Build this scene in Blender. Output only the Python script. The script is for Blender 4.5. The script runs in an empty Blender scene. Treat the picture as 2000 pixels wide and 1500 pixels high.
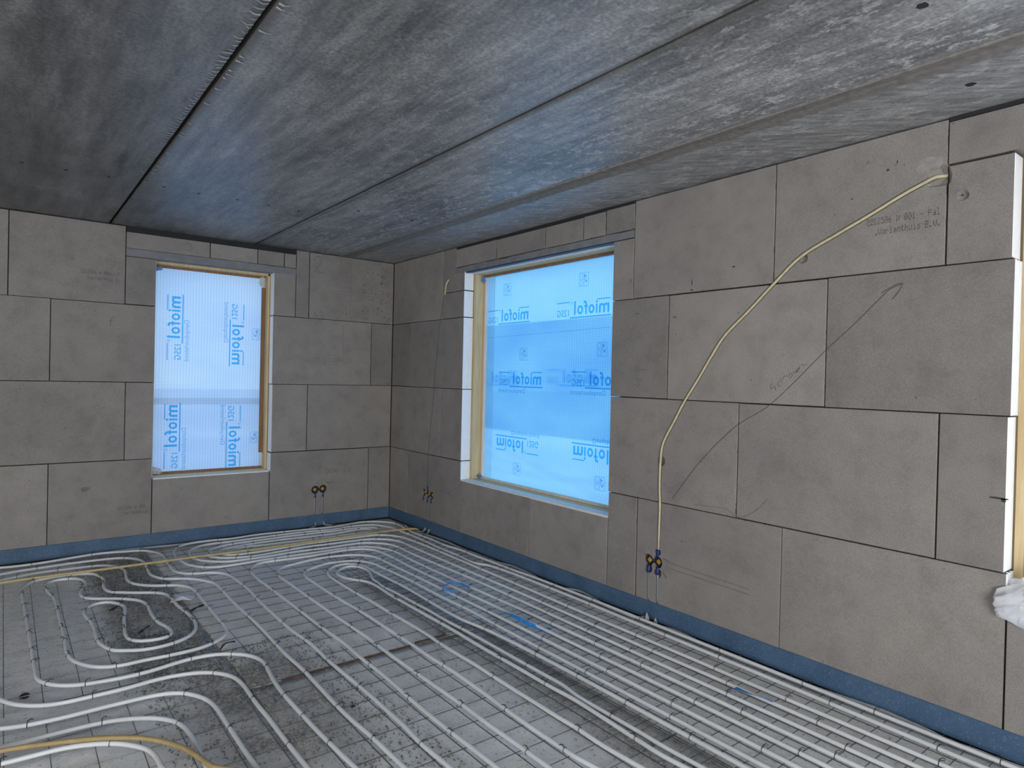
import bpy, bmesh, math, random
from mathutils import Vector, Matrix, noise
random.seed(7)
S = bpy.context.scene
COL = S.collection

# ------------------------------------------------------------------ camera, world, light
cam_d = bpy.data.cameras.new('camera'); cam = bpy.data.objects.new('camera', cam_d); COL.objects.link(cam)
yaw, pit, rol = 0.6637474, -0.0085405, 0.0235115
F = Vector((math.sin(yaw)*math.cos(pit), math.cos(yaw)*math.cos(pit), math.sin(pit)))
Rt = Vector((math.cos(yaw), -math.sin(yaw), 0)); Up = Rt.cross(F)
R2 = Rt*math.cos(rol)+Up*math.sin(rol); U2 = Up*math.cos(rol)-Rt*math.sin(rol)
M = Matrix((R2, U2, -F)).transposed().to_4x4(); M.translation = Vector((-3.22793, -6.18632, 1.39184))
cam.matrix_world = M
cam_d.sensor_width = 36.0; cam_d.lens = 1269.7487/2000*36.0; cam_d.clip_start = 0.02
S.camera = cam
S.view_settings.view_transform = 'Standard'; S.view_settings.look = 'None'
S.view_settings.exposure = 0.0; S.view_settings.gamma = 1.0; S.view_settings.use_curve_mapping = False
S.cycles.use_denoising = True
S.cycles.max_bounces = 8; S.cycles.diffuse_bounces = 4; S.cycles.transparent_max_bounces = 8
S.cycles.sample_clamp_indirect = 6.0

W = bpy.data.worlds.new('sky'); S.world = W; W.use_nodes = True
wn = W.node_tree.nodes; wl = W.node_tree.links; wn.clear()
wo = wn.new('ShaderNodeOutputWorld'); wb = wn.new('ShaderNodeBackground'); wl.new(wb.outputs[0], wo.inputs[0])
tcw = wn.new('ShaderNodeTexCoord'); sx = wn.new('ShaderNodeSeparateXYZ'); rmp = wn.new('ShaderNodeValToRGB')
wl.new(tcw.outputs['Generated'], sx.inputs[0]); wl.new(sx.outputs['Z'], rmp.inputs[0]); wl.new(rmp.outputs[0], wb.inputs[0])
rmp.color_ramp.elements[0].position = 0.0; rmp.color_ramp.elements[0].color = (.80, .84, .90, 1)
rmp.color_ramp.elements[1].position = 0.6; rmp.color_ramp.elements[1].color = (.66, .78, 1.0, 1)
wb.inputs[1].default_value = 2.1

def area(name, loc, direction, sx_, sy_, power, color):
    ld = bpy.data.lights.new(name, 'AREA'); ld.shape = 'RECTANGLE'; ld.size = sx_; ld.size_y = sy_
    ld.energy = power; ld.color = color
    o = bpy.data.objects.new(name, ld); COL.objects.link(o); o.location = loc
    o.rotation_euler = Vector(direction).to_track_quat('-Z', 'Y').to_euler(); return o
# area lamps added as fill, for daylight from unseen openings behind the camera
area('rear_daylight_fill', (-3.6, -9.40, 1.30), (.05, 1, -.42), 3.3, 1.9, 250, (.95, .975, 1.0))
area('side_daylight_fill', (-7.36, -5.2, 1.35), (1, .1, -.38), 2.2, 1.8, 62, (1.0, .965, .92))

# ------------------------------------------------------------------ materials
def mat(name):
    m = bpy.data.materials.new(name); m.use_nodes = True
    nt = m.node_tree; nt.nodes.clear()
    out = nt.nodes.new('ShaderNodeOutputMaterial')
    return m, nt, out
def N(nt, t, **kw):
    n = nt.nodes.new(t)
    for k, v in kw.items():
        if k in n.inputs: n.inputs[k].default_value = v
        else: setattr(n, k, v)
    return n
def ramp(nt, src, stops):
    r = nt.nodes.new('ShaderNodeValToRGB'); e = r.color_ramp.elements
    while len(e) < len(stops): e.new(.5)
    for el, (p, c) in zip(e, stops):
        el.position = p; el.color = (c if len(c) == 4 else (*c, 1)) if isinstance(c, tuple) else (c, c, c, 1)
    nt.links.new(src, r.inputs[0]); return r.outputs[0]
def mixc(nt, fac, a, b, mode='MIX'):
    n = nt.nodes.new('ShaderNodeMix'); n.data_type = 'RGBA'; n.blend_type = mode
    for sock, v in ((n.inputs[0], fac), (n.inputs[6], a), (n.inputs[7], b)):
        if hasattr(v, 'is_output'): nt.links.new(v, sock)
        else: sock.default_value = v if not isinstance(v, tuple) or len(v) == 4 else (*v, 1)
    return n.outputs[2]
def coords(nt, scale=(1, 1, 1), kind='Object'):
    tc = nt.nodes.new('ShaderNodeTexCoord'); mp = nt.nodes.new('ShaderNodeMapping')
    mp.inputs['Scale'].default_value = scale
    nt.links.new(tc.outputs[kind], mp.inputs[0]); return mp.outputs[0]
def noi(nt, vec, scale, detail=4, rough=.6):
    n = N(nt, 'ShaderNodeTexNoise'); n.inputs['Scale'].default_value = scale
    n.inputs['Detail'].default_value = detail; n.inputs['Roughness'].default_value = rough
    nt.links.new(vec, n.inputs['Vector']); return n.outputs[0]
def bsdf(nt, out, color, rough=.8, metal=0., bump=None, bstr=.3, bdist=.002, spec=.5):
    b = nt.nodes.new('ShaderNodeBsdfPrincipled')
    if hasattr(color, 'is_output'): nt.links.new(color, b.inputs['Base Color'])
    else: b.inputs['Base Color'].default_value = (*color, 1)
    if hasattr(rough, 'is_output'): nt.links.new(rough, b.inputs['Roughness'])
    else: b.inputs['Roughness'].default_value = rough
    b.inputs['Metallic'].default_value = metal
    b.inputs['Specular IOR Level'].default_value = spec
    if bump is not None:
        bn = nt.nodes.new('ShaderNodeBump'); bn.inputs['Strength'].default_value = bstr
        bn.inputs['Distance'].default_value = bdist
        nt.links.new(bump, bn.inputs['Height']); nt.links.new(bn.outputs[0], b.inputs['Normal'])
    nt.links.new(b.outputs[0], out.inputs[0]); return b
def simple(name, color, rough=.6, metal=0., scale=40, var=.12, bstr=.15, spec=.5):
    m, nt, out = mat(name); v = coords(nt); n = noi(nt, v, scale)
    c = ramp(nt, n, [(.3, tuple(x*(1-var) for x in color)), (.7, tuple(min(1, x*(1+var)) for x in color))])
    bsdf(nt, out, c, rough, metal, n, bstr, .001, spec); return m

def block_material(name, base, spread=.07):
    m, nt, out = mat(name)
    v = coords(nt, kind='Object')
    oi = nt.nodes.new('ShaderNodeObjectInfo')
    off = nt.nodes.new('ShaderNodeVectorMath'); off.operation = 'ADD'
    sc = nt.nodes.new('ShaderNodeVectorMath'); sc.operation = 'SCALE'; sc.inputs['Scale'].default_value = 9
    cmb = nt.nodes.new('ShaderNodeCombineXYZ'); nt.links.new(oi.outputs['Random'], cmb.inputs[0]); nt.links.new(oi.outputs['Random'], cmb.inputs[1])
    nt.links.new(cmb.outputs[0], sc.inputs[0]); nt.links.new(v, off.inputs[0]); nt.links.new(sc.outputs[0], off.inputs[1])
    v2 = off.outputs[0]
    big = noi(nt, v2, 1.6, 3); mid = noi(nt, v2, 7, 5, .65); fine = noi(nt, v2, 160, 3)
    lo = tuple(x*(1-spread) for x in base); hi = tuple(x*(1+spread) for x in base)
    c = ramp(nt, oi.outputs['Random'], [(0, lo), (1, hi)])
    c = mixc(nt, 1.0, c, ramp(nt, big, [(.32, (.88, .88, .89)), (.6, (1.03, 1.03, 1.02))]), 'MULTIPLY')
    c = mixc(nt, 1.0, c, ramp(nt, mid, [(.30, .86), (.5, 1.0), (.72, 1.07)]), 'MULTIPLY')
    c = mixc(nt, 1.0, c, ramp(nt, fine, [(.34, .87), (.66, 1.11)]), 'MULTIPLY')
    # smudges: damp or dusty patches and small dark flecks
    sm = noi(nt, v2, 2.6, 6, .7)
    c = mixc(nt, ramp(nt, sm, [(.62, 0.), (.78, .32)]), c, (base[0]*.45, base[1]*.44, base[2]*.43))
    fl = noi(nt, v2, 30, 2, .5)
    c = mixc(nt, ramp(nt, fl, [(.745, 0.), (.79, .6)]), c, (.07, .065, .06))
    bsdf(nt, out, c, .92, 0, fine, .35, .0012, .2); return m
M_BLOCK = block_material('calcium_silicate_block', (.285, .262, .242))
M_BLOCK_DARK = block_material('damp_block', (.252, .232, .215))
M_BLOCK_END = simple('window_lit_block_end', (.86, .85, .83), .8, 0, 30, .03)  # pale sawn ends; brightness from the windows is put into this colour
M_LINTEL = simple('concrete_lintel', (.20, .205, .215), .85, 0, 12, .15)
M_MORTAR = simple('mortar', (.20, .185, .165), .95, 0, 30, .25, .5)
M_VOID = simple('dark_gap', (.022, .022, .023), .95)
M_INSUL = simple('insulation', (.16, .12, .07), .9)

def ceiling_material():
    m, nt, out = mat('ceiling_concrete')
    v = coords(nt, (1, .13, 1)); iso = coords(nt)
    st = noi(nt, v, 5.0, 6, .68); st2 = noi(nt, v, 16, 5, .7)
    mo = noi(nt, iso, 1.1, 4, .55); mid = noi(nt, iso, 9, 6, .72); fine = noi(nt, iso, 70, 4)
    c = ramp(nt, st, [(.34, (.15, .154, .158)), (.49, (.29, .293, .297)), (.62, (.54, .54, .535))])
    c = mixc(nt, .5, c, ramp(nt, st2, [(.36, (.16, .164, .17)), (.63, (.52, .52, .515))]))
    c = mixc(nt, .75, c, ramp(nt, mo, [(.3, .62), (.68, 1.3)]), 'MULTIPLY')
    # lime bloom: pale feathery specks
    sep = nt.nodes.new('ShaderNodeSeparateXYZ'); nt.links.new(iso, sep.inputs[0])
    xr = nt.nodes.new('ShaderNodeMapRange'); xr.inputs[1].default_value = -2.4; xr.inputs[2].default_value = 0.; xr.inputs[3].default_value = .15; xr.inputs[4].default_value = 1.1
    nt.links.new(sep.outputs[0], xr.inputs[0])
    v3 = coords(nt, (1.6, .8, 1)); sp = noi(nt, v3, 15, 8, .78)
    msk = ramp(nt, sp, [(.53, 0.), (.575, .85)])
    mm = nt.nodes.new('ShaderNodeMath'); mm.operation = 'MULTIPLY'; nt.links.new(msk, mm.inputs[0]); nt.links.new(xr.outputs[0], mm.inputs[1])
    c = mixc(nt, mm.outputs[0], c, (.72, .72, .71))
    c = mixc(nt, ramp(nt, mid, [(.3, .35), (.55, 0.)]), c, (.11, .11, .115))
    c = mixc(nt, 1.0, c, ramp(nt, fine, [(.35, .74), (.65, 1.22)]), 'MULTIPLY')
    # trowel strokes on the strip next to the right wall
    tc2 = nt.nodes.new('ShaderNodeTexCoord'); mp2 = nt.nodes.new('ShaderNodeMapping'); mp2.inputs['Rotation'].default_value = (0, 0, .80)
    mp3 = nt.nodes.new('ShaderNodeMapping'); mp3.inputs['Scale'].default_value = (.30, 2.2, 1)
    nt.links.new(tc2.outputs['Object'], mp2.inputs[0]); nt.links.new(mp2.outputs[0], mp3.inputs[0]); bs = noi(nt, mp3.outputs[0], 16, 6, .7)
    xm = nt.nodes.new('ShaderNodeMapRange'); xm.inputs[1].default_value = -.50; xm.inputs[2].default_value = -.47; nt.links.new(sep.outputs[0], xm.inputs[0])
    bm_ = nt.nodes.new('ShaderNodeMath'); bm_.operation = 'MULTIPLY'; nt.links.new(xm.outputs[0], bm_.inputs[0]); bm_.inputs[1].default_value = .5
    c = mixc(nt, bm_.outputs[0], c, ramp(nt, bs, [(.40, (.20, .202, .205)), (.52, (.38, .38, .38)), (.62, (.62, .615, .60))]))
    # painted falloff of light: slab colour darkens away from the right wall
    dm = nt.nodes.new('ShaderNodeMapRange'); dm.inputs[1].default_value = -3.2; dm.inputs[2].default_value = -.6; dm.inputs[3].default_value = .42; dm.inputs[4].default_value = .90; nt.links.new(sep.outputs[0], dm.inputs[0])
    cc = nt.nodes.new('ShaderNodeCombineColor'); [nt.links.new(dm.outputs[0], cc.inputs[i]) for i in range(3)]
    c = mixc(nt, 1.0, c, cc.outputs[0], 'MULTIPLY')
    # grime beside the open joints
    for jx, wd, k in ((-2.562, .05, .75), (-1.408, .045, .75), (-.546, .085, .45), (-3.725, .04, .6)):
        sb = nt.nodes.new('ShaderNodeMath'); sb.operation = 'SUBTRACT'; nt.links.new(sep.outputs[0], sb.inputs[0]); sb.inputs[1].default_value = jx
        ab = nt.nodes.new('ShaderNodeMath'); ab.operation = 'ABSOLUTE'; nt.links.new(sb.outputs[0], ab.inputs[0])
        ad = nt.nodes.new('ShaderNodeMath'); ad.operation = 'MULTIPLY_ADD'; nt.links.new(st2, ad.inputs[0]); ad.inputs[1].default_value = -.04; nt.links.new(ab.outputs[0], ad.inputs[2])
        mr = nt.nodes.new('ShaderNodeMapRange'); mr.inputs[1].default_value = -.01; mr.inputs[2].default_value = wd-.02; mr.inputs[3].default_value = k; mr.inputs[4].default_value = 0; nt.links.new(ad.outputs[0], mr.inputs[0])
        c = mixc(nt, mr.outputs[0], c, (.07, .066, .058))
    r = ramp(nt, mid, [(.3, .32), (.7, .50)])
    bsdf(nt, out, c, r, 0, fine, .25, .0012, .5); return m
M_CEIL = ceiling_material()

def floor_material():
    m, nt, out = mat('dusty_concrete_floor')
    iso = coords(nt); sep = nt.nodes.new('ShaderNodeSeparateXYZ'); nt.links.new(iso, sep.inputs[0])
    big = noi(nt, iso, .9, 4, .6); mid = noi(nt, iso, 6, 6, .7); fine = noi(nt, iso, 55, 5, .75); gr = noi(nt, iso, 130, 3, .7)
    smooth = ramp(nt, mid, [(.3, (.66, .65, .635)), (.5, (.82, .81, .79)), (.8, (.88, .87, .85))])
    smooth = mixc(nt, ramp(nt, fine, [(.57, 0.), (.66, .8)]), smooth, (.17, .165, .16))
    dirt = ramp(nt, fine, [(.34, (.12, .11, .10)), (.5, (.38, .36, .335)), (.66, (.72, .69, .65))])
    dirt = mixc(nt, ramp(nt, gr, [(.60, 0.), (.70, .8)]), dirt, (.62, .59, .55))
    # loose grit lies in drifts: left of the seam near the wall, and along the front
    def band(sock, a, b, c_, d):
        n1 = nt.nodes.new('ShaderNodeMapRange'); n1.interpolation_type = 'SMOOTHSTEP'
        n1.inputs[1].default_value = a; n1.inputs[2].default_value = b; nt.links.new(sock, n1.inputs[0])
        n2 = nt.nodes.new('ShaderNodeMapRange'); n2.interpolation_type = 'SMOOTHSTEP'
        n2.inputs[1].default_value = d; n2.inputs[2].default_value = c_; nt.links.new(sock, n2.inputs[0])
        k = nt.nodes.new('ShaderNodeMath'); k.operation = 'MULTIPLY'
        nt.links.new(n1.outputs[0], k.inputs[0]); nt.links.new(n2.outputs[0], k.inputs[1]); return k.outputs[0]
    def mul(a, b, op='MULTIPLY'):
        k = nt.nodes.new('ShaderNodeMath'); k.operation = op; k.use_clamp = True
        for s_, v_ in ((k.inputs[0], a), (k.inputs[1], b)):
            if hasattr(v_, 'is_output'): nt.links.new(v_, s_)
            else: s_.default_value = v_
        return k.outputs[0]
    X, Y = sep.outputs[0], sep.outputs[1]
    a1 = mul(band(X, -2.78, -2.66, -2.31, -2.28), band(Y, -2.9, -2.5, -.30, -.1))
    a2 = mul(mul(band(X, -2.75, -2.4, -2.1, -1.85), band(Y, -4.0, -3.5, -2.8, -2.5)), .85)
    a3 = mul(band(X, -1.4, -1.15, -.98, -.92), band(Y, -7, -6.5, -1.9, -1.75))
    a4 = mul(band(X, -.10, -.05, .05, .1), band(Y, -7, -6.5, -.1, 0))
    a5 = mul(band(Y, -.22, -.12, .05, .1), 1.0)
    tot = mul(mul(mul(a1, a2, 'MAXIMUM'), mul(a3, .75), 'MAXIMUM'), mul(mul(a4, .5), mul(a5, .75), 'MAXIMUM'), 'MAXIMUM')
    pt = ramp(nt, big, [(.60, 0.), (.74, .5)])
    near = band(Y, -8, -7, -3.2, -2.4)
    tot = mul(tot, mul(pt, mul(near, .8)), 'MAXIMUM')
    brk = ramp(nt, mid, [(.30, .25), (.58, 1.25)])
    tot = mul(tot, brk)
    c = mixc(nt, tot, smooth, dirt)
    c = mixc(nt, .6, c, ramp(nt, big, [(.3, .90), (.7, 1.08)]), 'MULTIPLY')
    hgt = mixc(nt, tot, mixc(nt, .25, (.5, .5, .5), fine), mixc(nt, .5, fine, gr))
    bsdf(nt, out, c, .58, 0, hgt, .8, .006, .5); return m
M_FLOOR = floor_material()

def pipe_material():
    m, nt, out = mat('white_pipe_plastic'); v = coords(nt)
    n = noi(nt, v, 4, 5, .7); n2 = noi(nt, v, 60, 4, .7)
    c = ramp(nt, n, [(.3, (.60, .61, .61)), (.7, (.70, .71, .71))])
    c = mixc(nt, ramp(nt, n2, [(.66, 0.), (.78, .7)]), c, (.25, .24, .22))
    bsdf(nt, out, c, .36, 0, n2, .12, .001, .5); return m
M_PIPE = pipe_material()
M_GREYC = simple('grey_conduit', (.36, .37, .38), .45)
M_YEL = simple('cream_conduit', (.50, .39, .18), .42, 0, 25, .14)
M_YELT = simple('tan_conduit', (.36, .265, .12), .45, 0, 25, .14)
M_YEL2 = simple('cream_conduit_chase', (.55, .48, .30), .45, 0, 25, .12)
M_WIRE = simple('galvanised_wire', (.20, .20, .205), .28, .75, 20, .35, .15, .9)
M_TIE = simple('binding_wire', (.025, .024, .023), .5, .3, 30, .3)
M_RUST = simple('rusty_steel', (.13, .075, .04), .85, 0, 40, .5, .6)
M_BLUEBOX = simple('blue_socket_plastic', (.010, .026, .135), .45)
M_BLACK = simple('black_plastic', (.018, .017, .018), .5)
M_ORANGE = simple('yellow_sticker', (.62, .34, .035), .6, 0, 60, .15)
M_BLUETAPE = simple('blue_plastic', (.03, .22, .62), .4, 0, 40, .3)
M_PAPER = simple('white_paper', (.74, .76, .80), .8)
M_PRINT = simple('grey_stamp_print', (.05, .05, .05), .9)
M_PENCIL = simple('pencil_line', (.085, .08, .078), .8)
M_PENCIL2 = simple('faint_pencil_line', (.16, .15, .14), .8)
M_WOODL = None
def wood(name, a, b):
    m, nt, out = mat(name); v = coords(nt, (14, 14, 1.2)); n = noi(nt, v, 3, 5, .6)
    c = ramp(nt, n, [(.3, a), (.7, b)]); bsdf(nt, out, c, .65, 0, n, .2, .001); return m
M_WOOD = wood('pine_timber', (.50, .36, .17), (.66, .52, .30))
M_BATTEN = wood('pale_batten', (.62, .52, .42), (.74, .65, .55))
M_BROWN = wood('brown_batten', (.20, .10, .04), (.30, .16, .07))
M_WHITE = simple('white_sill_strip', (.75, .74, .71), .6)

def foam_material():
    m, nt, out = mat('blue_edge_foam'); v = coords(nt)
    n = noi(nt, v, 5, 4, .6); f = noi(nt, v, 120, 3, .8)
    c = ramp(nt, n, [(.3, (.045, .092, .165)), (.7, (.072, .138, .228))])
    c = mixc(nt, ramp(nt, f, [(.56, 0.), (.74, .6)]), c, (.27, .38, .50))
    bsdf(nt, out, c, .6, 0, f, .4, .001, .4); return m
M_FOAM = foam_material()

def foil_material(name, tint, trans, lines=True):
    m, nt, out = mat(name)
    v = coords(nt)
    col = None
    w1 = N(nt, 'ShaderNodeTexWave'); w1.wave_type = 'BANDS'; w1.bands_direction = 'Z'; w1.inputs['Scale'].default_value = 26; w1.inputs['Distortion'].default_value = .35
    w2 = N(nt, 'ShaderNodeTexWave'); w2.wave_type = 'BANDS'; w2.bands_direction = 'DIAGONAL'; w2.inputs['Scale'].default_value = 26; w2.inputs['Distortion'].default_value = .3
    vz = coords(nt); nt.links.new(vz, w1.inputs['Vector'])
    vx = coords(nt, (1.0, 1.0, 0.0)); nt.links.new(vx, w2.inputs['Vector'])
    g = mixc(nt, 1.0, ramp(nt, w1.outputs[0], [(.12, .80), (.4, 1.0)]), ramp(nt, w2.outputs[0], [(.08, .86), (.35, 1.0)]), 'MULTIPLY')
    n = noi(nt, coords(nt, (1, 1, 2.2)), 1.3, 3, .5)
    c = mixc(nt, 1.0, (*tint, 1), ramp(nt, n, [(.3, (.88, .92, .97)), (.7, (1.08, 1.04, 1.0))]), 'MULTIPLY')
    c = mixc(nt, 1.0, c, g, 'MULTIPLY')
    tr = nt.nodes.new('ShaderNodeBsdfTranslucent'); nt.links.new(c, tr.inputs[0])
    tp = nt.nodes.new('ShaderNodeBsdfTransparent'); nt.links.new(mixc(nt, 1.0, c, (.95, .97, 1.0, 1), 'MULTIPLY'), tp.inputs[0])
    df = nt.nodes.new('ShaderNodeBsdfDiffuse'); nt.links.new(c, df.inputs[0])
    m1 = nt.nodes.new('ShaderNodeMixShader'); m1.inputs[0].default_value = trans
    nt.links.new(tr.outputs[0], m1.inputs[1]); nt.links.new(tp.outputs[0], m1.inputs[2])
    m2 = nt.nodes.new('ShaderNodeMixShader'); m2.inputs[0].default_value = .12
    nt.links.new(m1.outputs[0], m2.inputs[1]); nt.links.new(df.outputs[0], m2.inputs[2])
    gl = nt.nodes.new('ShaderNodeBsdfGlossy'); gl.inputs['Roughness'].default_value = .3
    m3 = nt.nodes.new('ShaderNodeMixShader'); m3.inputs[0].default_value = .03
    nt.links.new(m2.outputs[0], m3.inputs[1]); nt.links.new(gl.outputs[0], m3.inputs[2])
    nt.links.new(m3.outputs[0], out.inputs[0]); return m
M_FOIL_A = foil_material('vapour_foil_pale', (.42, .60, .80), .24)
M_FOIL_B = foil_material('vapour_foil_blue', (.27, .64, .98), .20)
M_FOIL_LAP = foil_material('vapour_foil_overlap', (.74, .94, 1.0), .86)
def print_material(name, tint):
    m, nt, out = mat(name); tp = nt.nodes.new('ShaderNodeBsdfTransparent'); tp.inputs[0].default_value = (*tint, 1)
    nt.links.new(tp.outputs[0], out.inputs[0]); return m
M_FOILPRINT = print_material('blue_foil_print', (.16, .60, .86))
M_FOILPRINT2 = print_material('grey_blue_foil_print', (.34, .60, .78))
def clear_material(name, tint):
    m, nt, out = mat(name); tr = nt.nodes.new('ShaderNodeBsdfTranslucent'); tr.inputs[0].default_value = (*tint, 1)
    b = nt.nodes.new('ShaderNodeBsdfPrincipled'); b.inputs['Base Color'].default_value = (*tint, 1); b.inputs['Roughness'].default_value = .3
    tp = nt.nodes.new('ShaderNodeBsdfTransparent'); a = nt.nodes.new('ShaderNodeMixShader'); a.inputs[0].default_value = .5
    nt.links.new(tr.outputs[0], a.inputs[1]); nt.links.new(b.outputs[0], a.inputs[2])
    c = nt.nodes.new('ShaderNodeMixShader'); c.inputs[0].default_value = .12; nt.links.new(a.outputs[0], c.inputs[1]); nt.links.new(tp.outputs[0], c.inputs[2])
    nt.links.new(c.outputs[0], out.inputs[0]); return m
M_CLEAR = clear_material('milky_plastic', (.86, .86, .87))
M_TAPE = clear_material('pale_blue_tape', (.30, .50, .78))

# ------------------------------------------------------------------ geometry helpers
def link(name, bm, material, parent=None, smooth=False):
    me = bpy.data.meshes.new(name); bm.normal_update(); bm.to_mesh(me); bm.free()
    return link_me(name, me, material, parent, smooth)
def link_me(name, me, material, parent=None, smooth=False):
    if material is not None and not me.materials: me.materials.append(material)
    if smooth:
        for p in me.polygons: p.use_smooth = True
    o = bpy.data.objects.new(name, me); COL.objects.link(o)
    if parent is not None:
        o.parent = parent
        o.matrix_parent_inverse = Matrix.Translation(-Vector(parent.location))
    return o
def thing(name, label, cat, loc=(0, 0, 0), group=None):
    o = bpy.data.objects.new(name, None); COL.objects.link(o); o.location = loc; o.empty_display_size = .1
    return tag(o, label, cat, group)
def tag(o, label=None, cat=None, group=None, kind=None):
    if label: o['label'] = label
    if cat: o['category'] = cat
    if group: o['group'] = group
    if kind: o['kind'] = kind
    return o
def struct(name, label=None):
    o = bpy.data.objects.new(name, None); COL.objects.link(o); o['kind'] = 'structure'
    if label: o['label'] = label
    return o
def box(bm, lo, hi, bev=0.0, seg=1):
    c = [(a+b)/2 for a, b in zip(lo, hi)]; s = [abs(b-a) for a, b in zip(lo, hi)]
    r = bmesh.ops.create_cube(bm, size=1.0, matrix=Matrix.Translation(c) @ Matrix.Diagonal((*s, 1)))
    if bev > 0:
        es = list({e for v in r['verts'] for e in v.link_edges})
        bmesh.ops.bevel(bm, geom=es, offset=bev, segments=seg, affect='EDGES', profile=.5)
def boxo(name, lo, hi, material, parent=None, bev=0.0):
    bm = bmesh.new(); box(bm, lo, hi, bev); return link(name, bm, material, parent)
def catmull(pts, step=.03):
    P = [Vector(p) for p in pts]
    if len(P) < 3:
        n = max(1, int((P[1]-P[0]).length/step)); return [P[0].lerp(P[1], i/n) for i in range(n+1)]
    P = [P[0]*2-P[1]]+P+[P[-1]*2-P[-2]]; out = []
    for i in range(1, len(P)-2):
        p0, p1, p2, p3 = P[i-1], P[i], P[i+1], P[i+2]
        t0 = 0.; t1 = t0+max(1e-4, (p1-p0).length)**.5; t2 = t1+max(1e-4, (p2-p1).length)**.5; t3 = t2+max(1e-4, (p3-p2).length)**.5
        n = max(1, int((p2-p1).length/step))
        for k in range(n):
            t = t1+(t2-t1)*k/n
            A1 = p0*((t1-t)/(t1-t0))+p1*((t-t0)/(t1-t0)); A2 = p1*((t2-t)/(t2-t1))+p2*((t-t1)/(t2-t1)); A3 = p2*((t3-t)/(t3-t2))+p3*((t-t2)/(t3-t2))
            B1 = A1*((t2-t)/(t2-t0))+A2*((t-t0)/(t2-t0)); B2 = A2*((t3-t)/(t3-t1))+A3*((t-t1)/(t3-t1))
            out.append(B1*((t2-t)/(t2-t1))+B2*((t-t1)/(t2-t1)))
    out.append(P[-2]); return out
def tube(bm, pts, r, sides=8, cap=True, rfun=None):
    rings = []; nrm = None; n = len(pts)
    for i, p in enumerate(pts):
        t = (pts[min(i+1, n-1)]-pts[max(i-1, 0)]).normalized()
        if nrm is None: nrm = t.cross(Vector((0, 0, 1)) if abs(t.z) < .9 else Vector((1, 0, 0))).normalized()
        else: nrm = (nrm-t*nrm.dot(t)).normalized()
        b = t.cross(nrm); rr = rfun(i) if rfun else r
        rings.append([bm.verts.new(p+(nrm*math.cos(a)+b*math.sin(a))*rr) for a in (2*math.pi*k/sides for k in range(sides))])
    for a, b in zip(rings, rings[1:]):
        for k in range(sides): bm.faces.new((a[k], a[(k+1) % sides], b[(k+1) % sides], b[k]))
    if cap and sides > 2: bm.faces.new(rings[0][::-1]); bm.faces.new(rings[-1])
def tubeo(name, pts, r, material, parent=None, sides=8, step=.03, rfun=None):
    bm = bmesh.new(); tube(bm, catmull(pts, step), r, sides, True, rfun); return link(name, bm, material, parent, True)

# wall frames: u along the wall, d depth into the wall, z up
def PA(u, d, z): return Vector((u, d, z))
def PB(u, d, z): return Vector((d, u, z))
def ribbon(pts2, mp, width, d=-.0016):
    """flat drawn stroke on a wall, pts2 in (u,z)"""
    P = catmull([(u, 0, z) for u, z in pts2], .02); bm = bmesh.new(); prev = None
    for i, p in enumerate(P):
        t = (P[min(i+1, len(P)-1)]-P[max(i-1, 0)]).normalized(); n = Vector((-t.z, 0, t.x))*width/2
        a = bm.verts.new(mp(p.x+n.x, d, p.z+n.z)); b = bm.verts.new(mp(p.x-n.x, d, p.z-n.z))
        if prev: bm.faces.new((prev[0], prev[1], b, a))
        prev = (a, b)
    return bm
def join_bm(dst, src):
    me = bpy.data.meshes.new('tmp'); src.to_mesh(me); src.free(); dst.from_mesh(me); bpy.data.meshes.remove(me)
def text_mesh(s, bold=0.0, shear=0.0):
    cu = bpy.data.curves.new('txt', 'FONT'); cu.body = s; cu.size = 1; cu.offset = bold; cu.shear = shear
    cu.resolution_u = 3
    o = bpy.data.objects.new('txt', cu); COL.objects.link(o)
    dg = bpy.context.evaluated_depsgraph_get(); dg.update()
    me = bpy.data.meshes.new_from_object(o.evaluated_get(dg)); bpy.data.objects.remove(o); bpy.data.curves.remove(cu)
    return me
def put_text(bm, s, org, ud, vd, width, height, bold=0.0, shear=0.0):
    me = text_mesh(s, bold, shear); xs = [v.co.x for v in me.vertices]; ys = [v.co.y for v in me.vertices]
    if not xs: return
    x0, x1, y0, y1 = min(xs), max(xs), min(ys), max(ys)
    if height is None: height = (y1-y0)*width/(x1-x0)
    org, ud, vd = Vector(org), Vector(ud), Vector(vd)
    for v in me.vertices:
        a = (v.co.x-x0)/(x1-x0)*width; b = (v.co.y-y0)/(y1-y0)*height
        v.co = org+ud*a+vd*b
    bm.from_mesh(me); bpy.data.meshes.remove(me)

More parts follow.
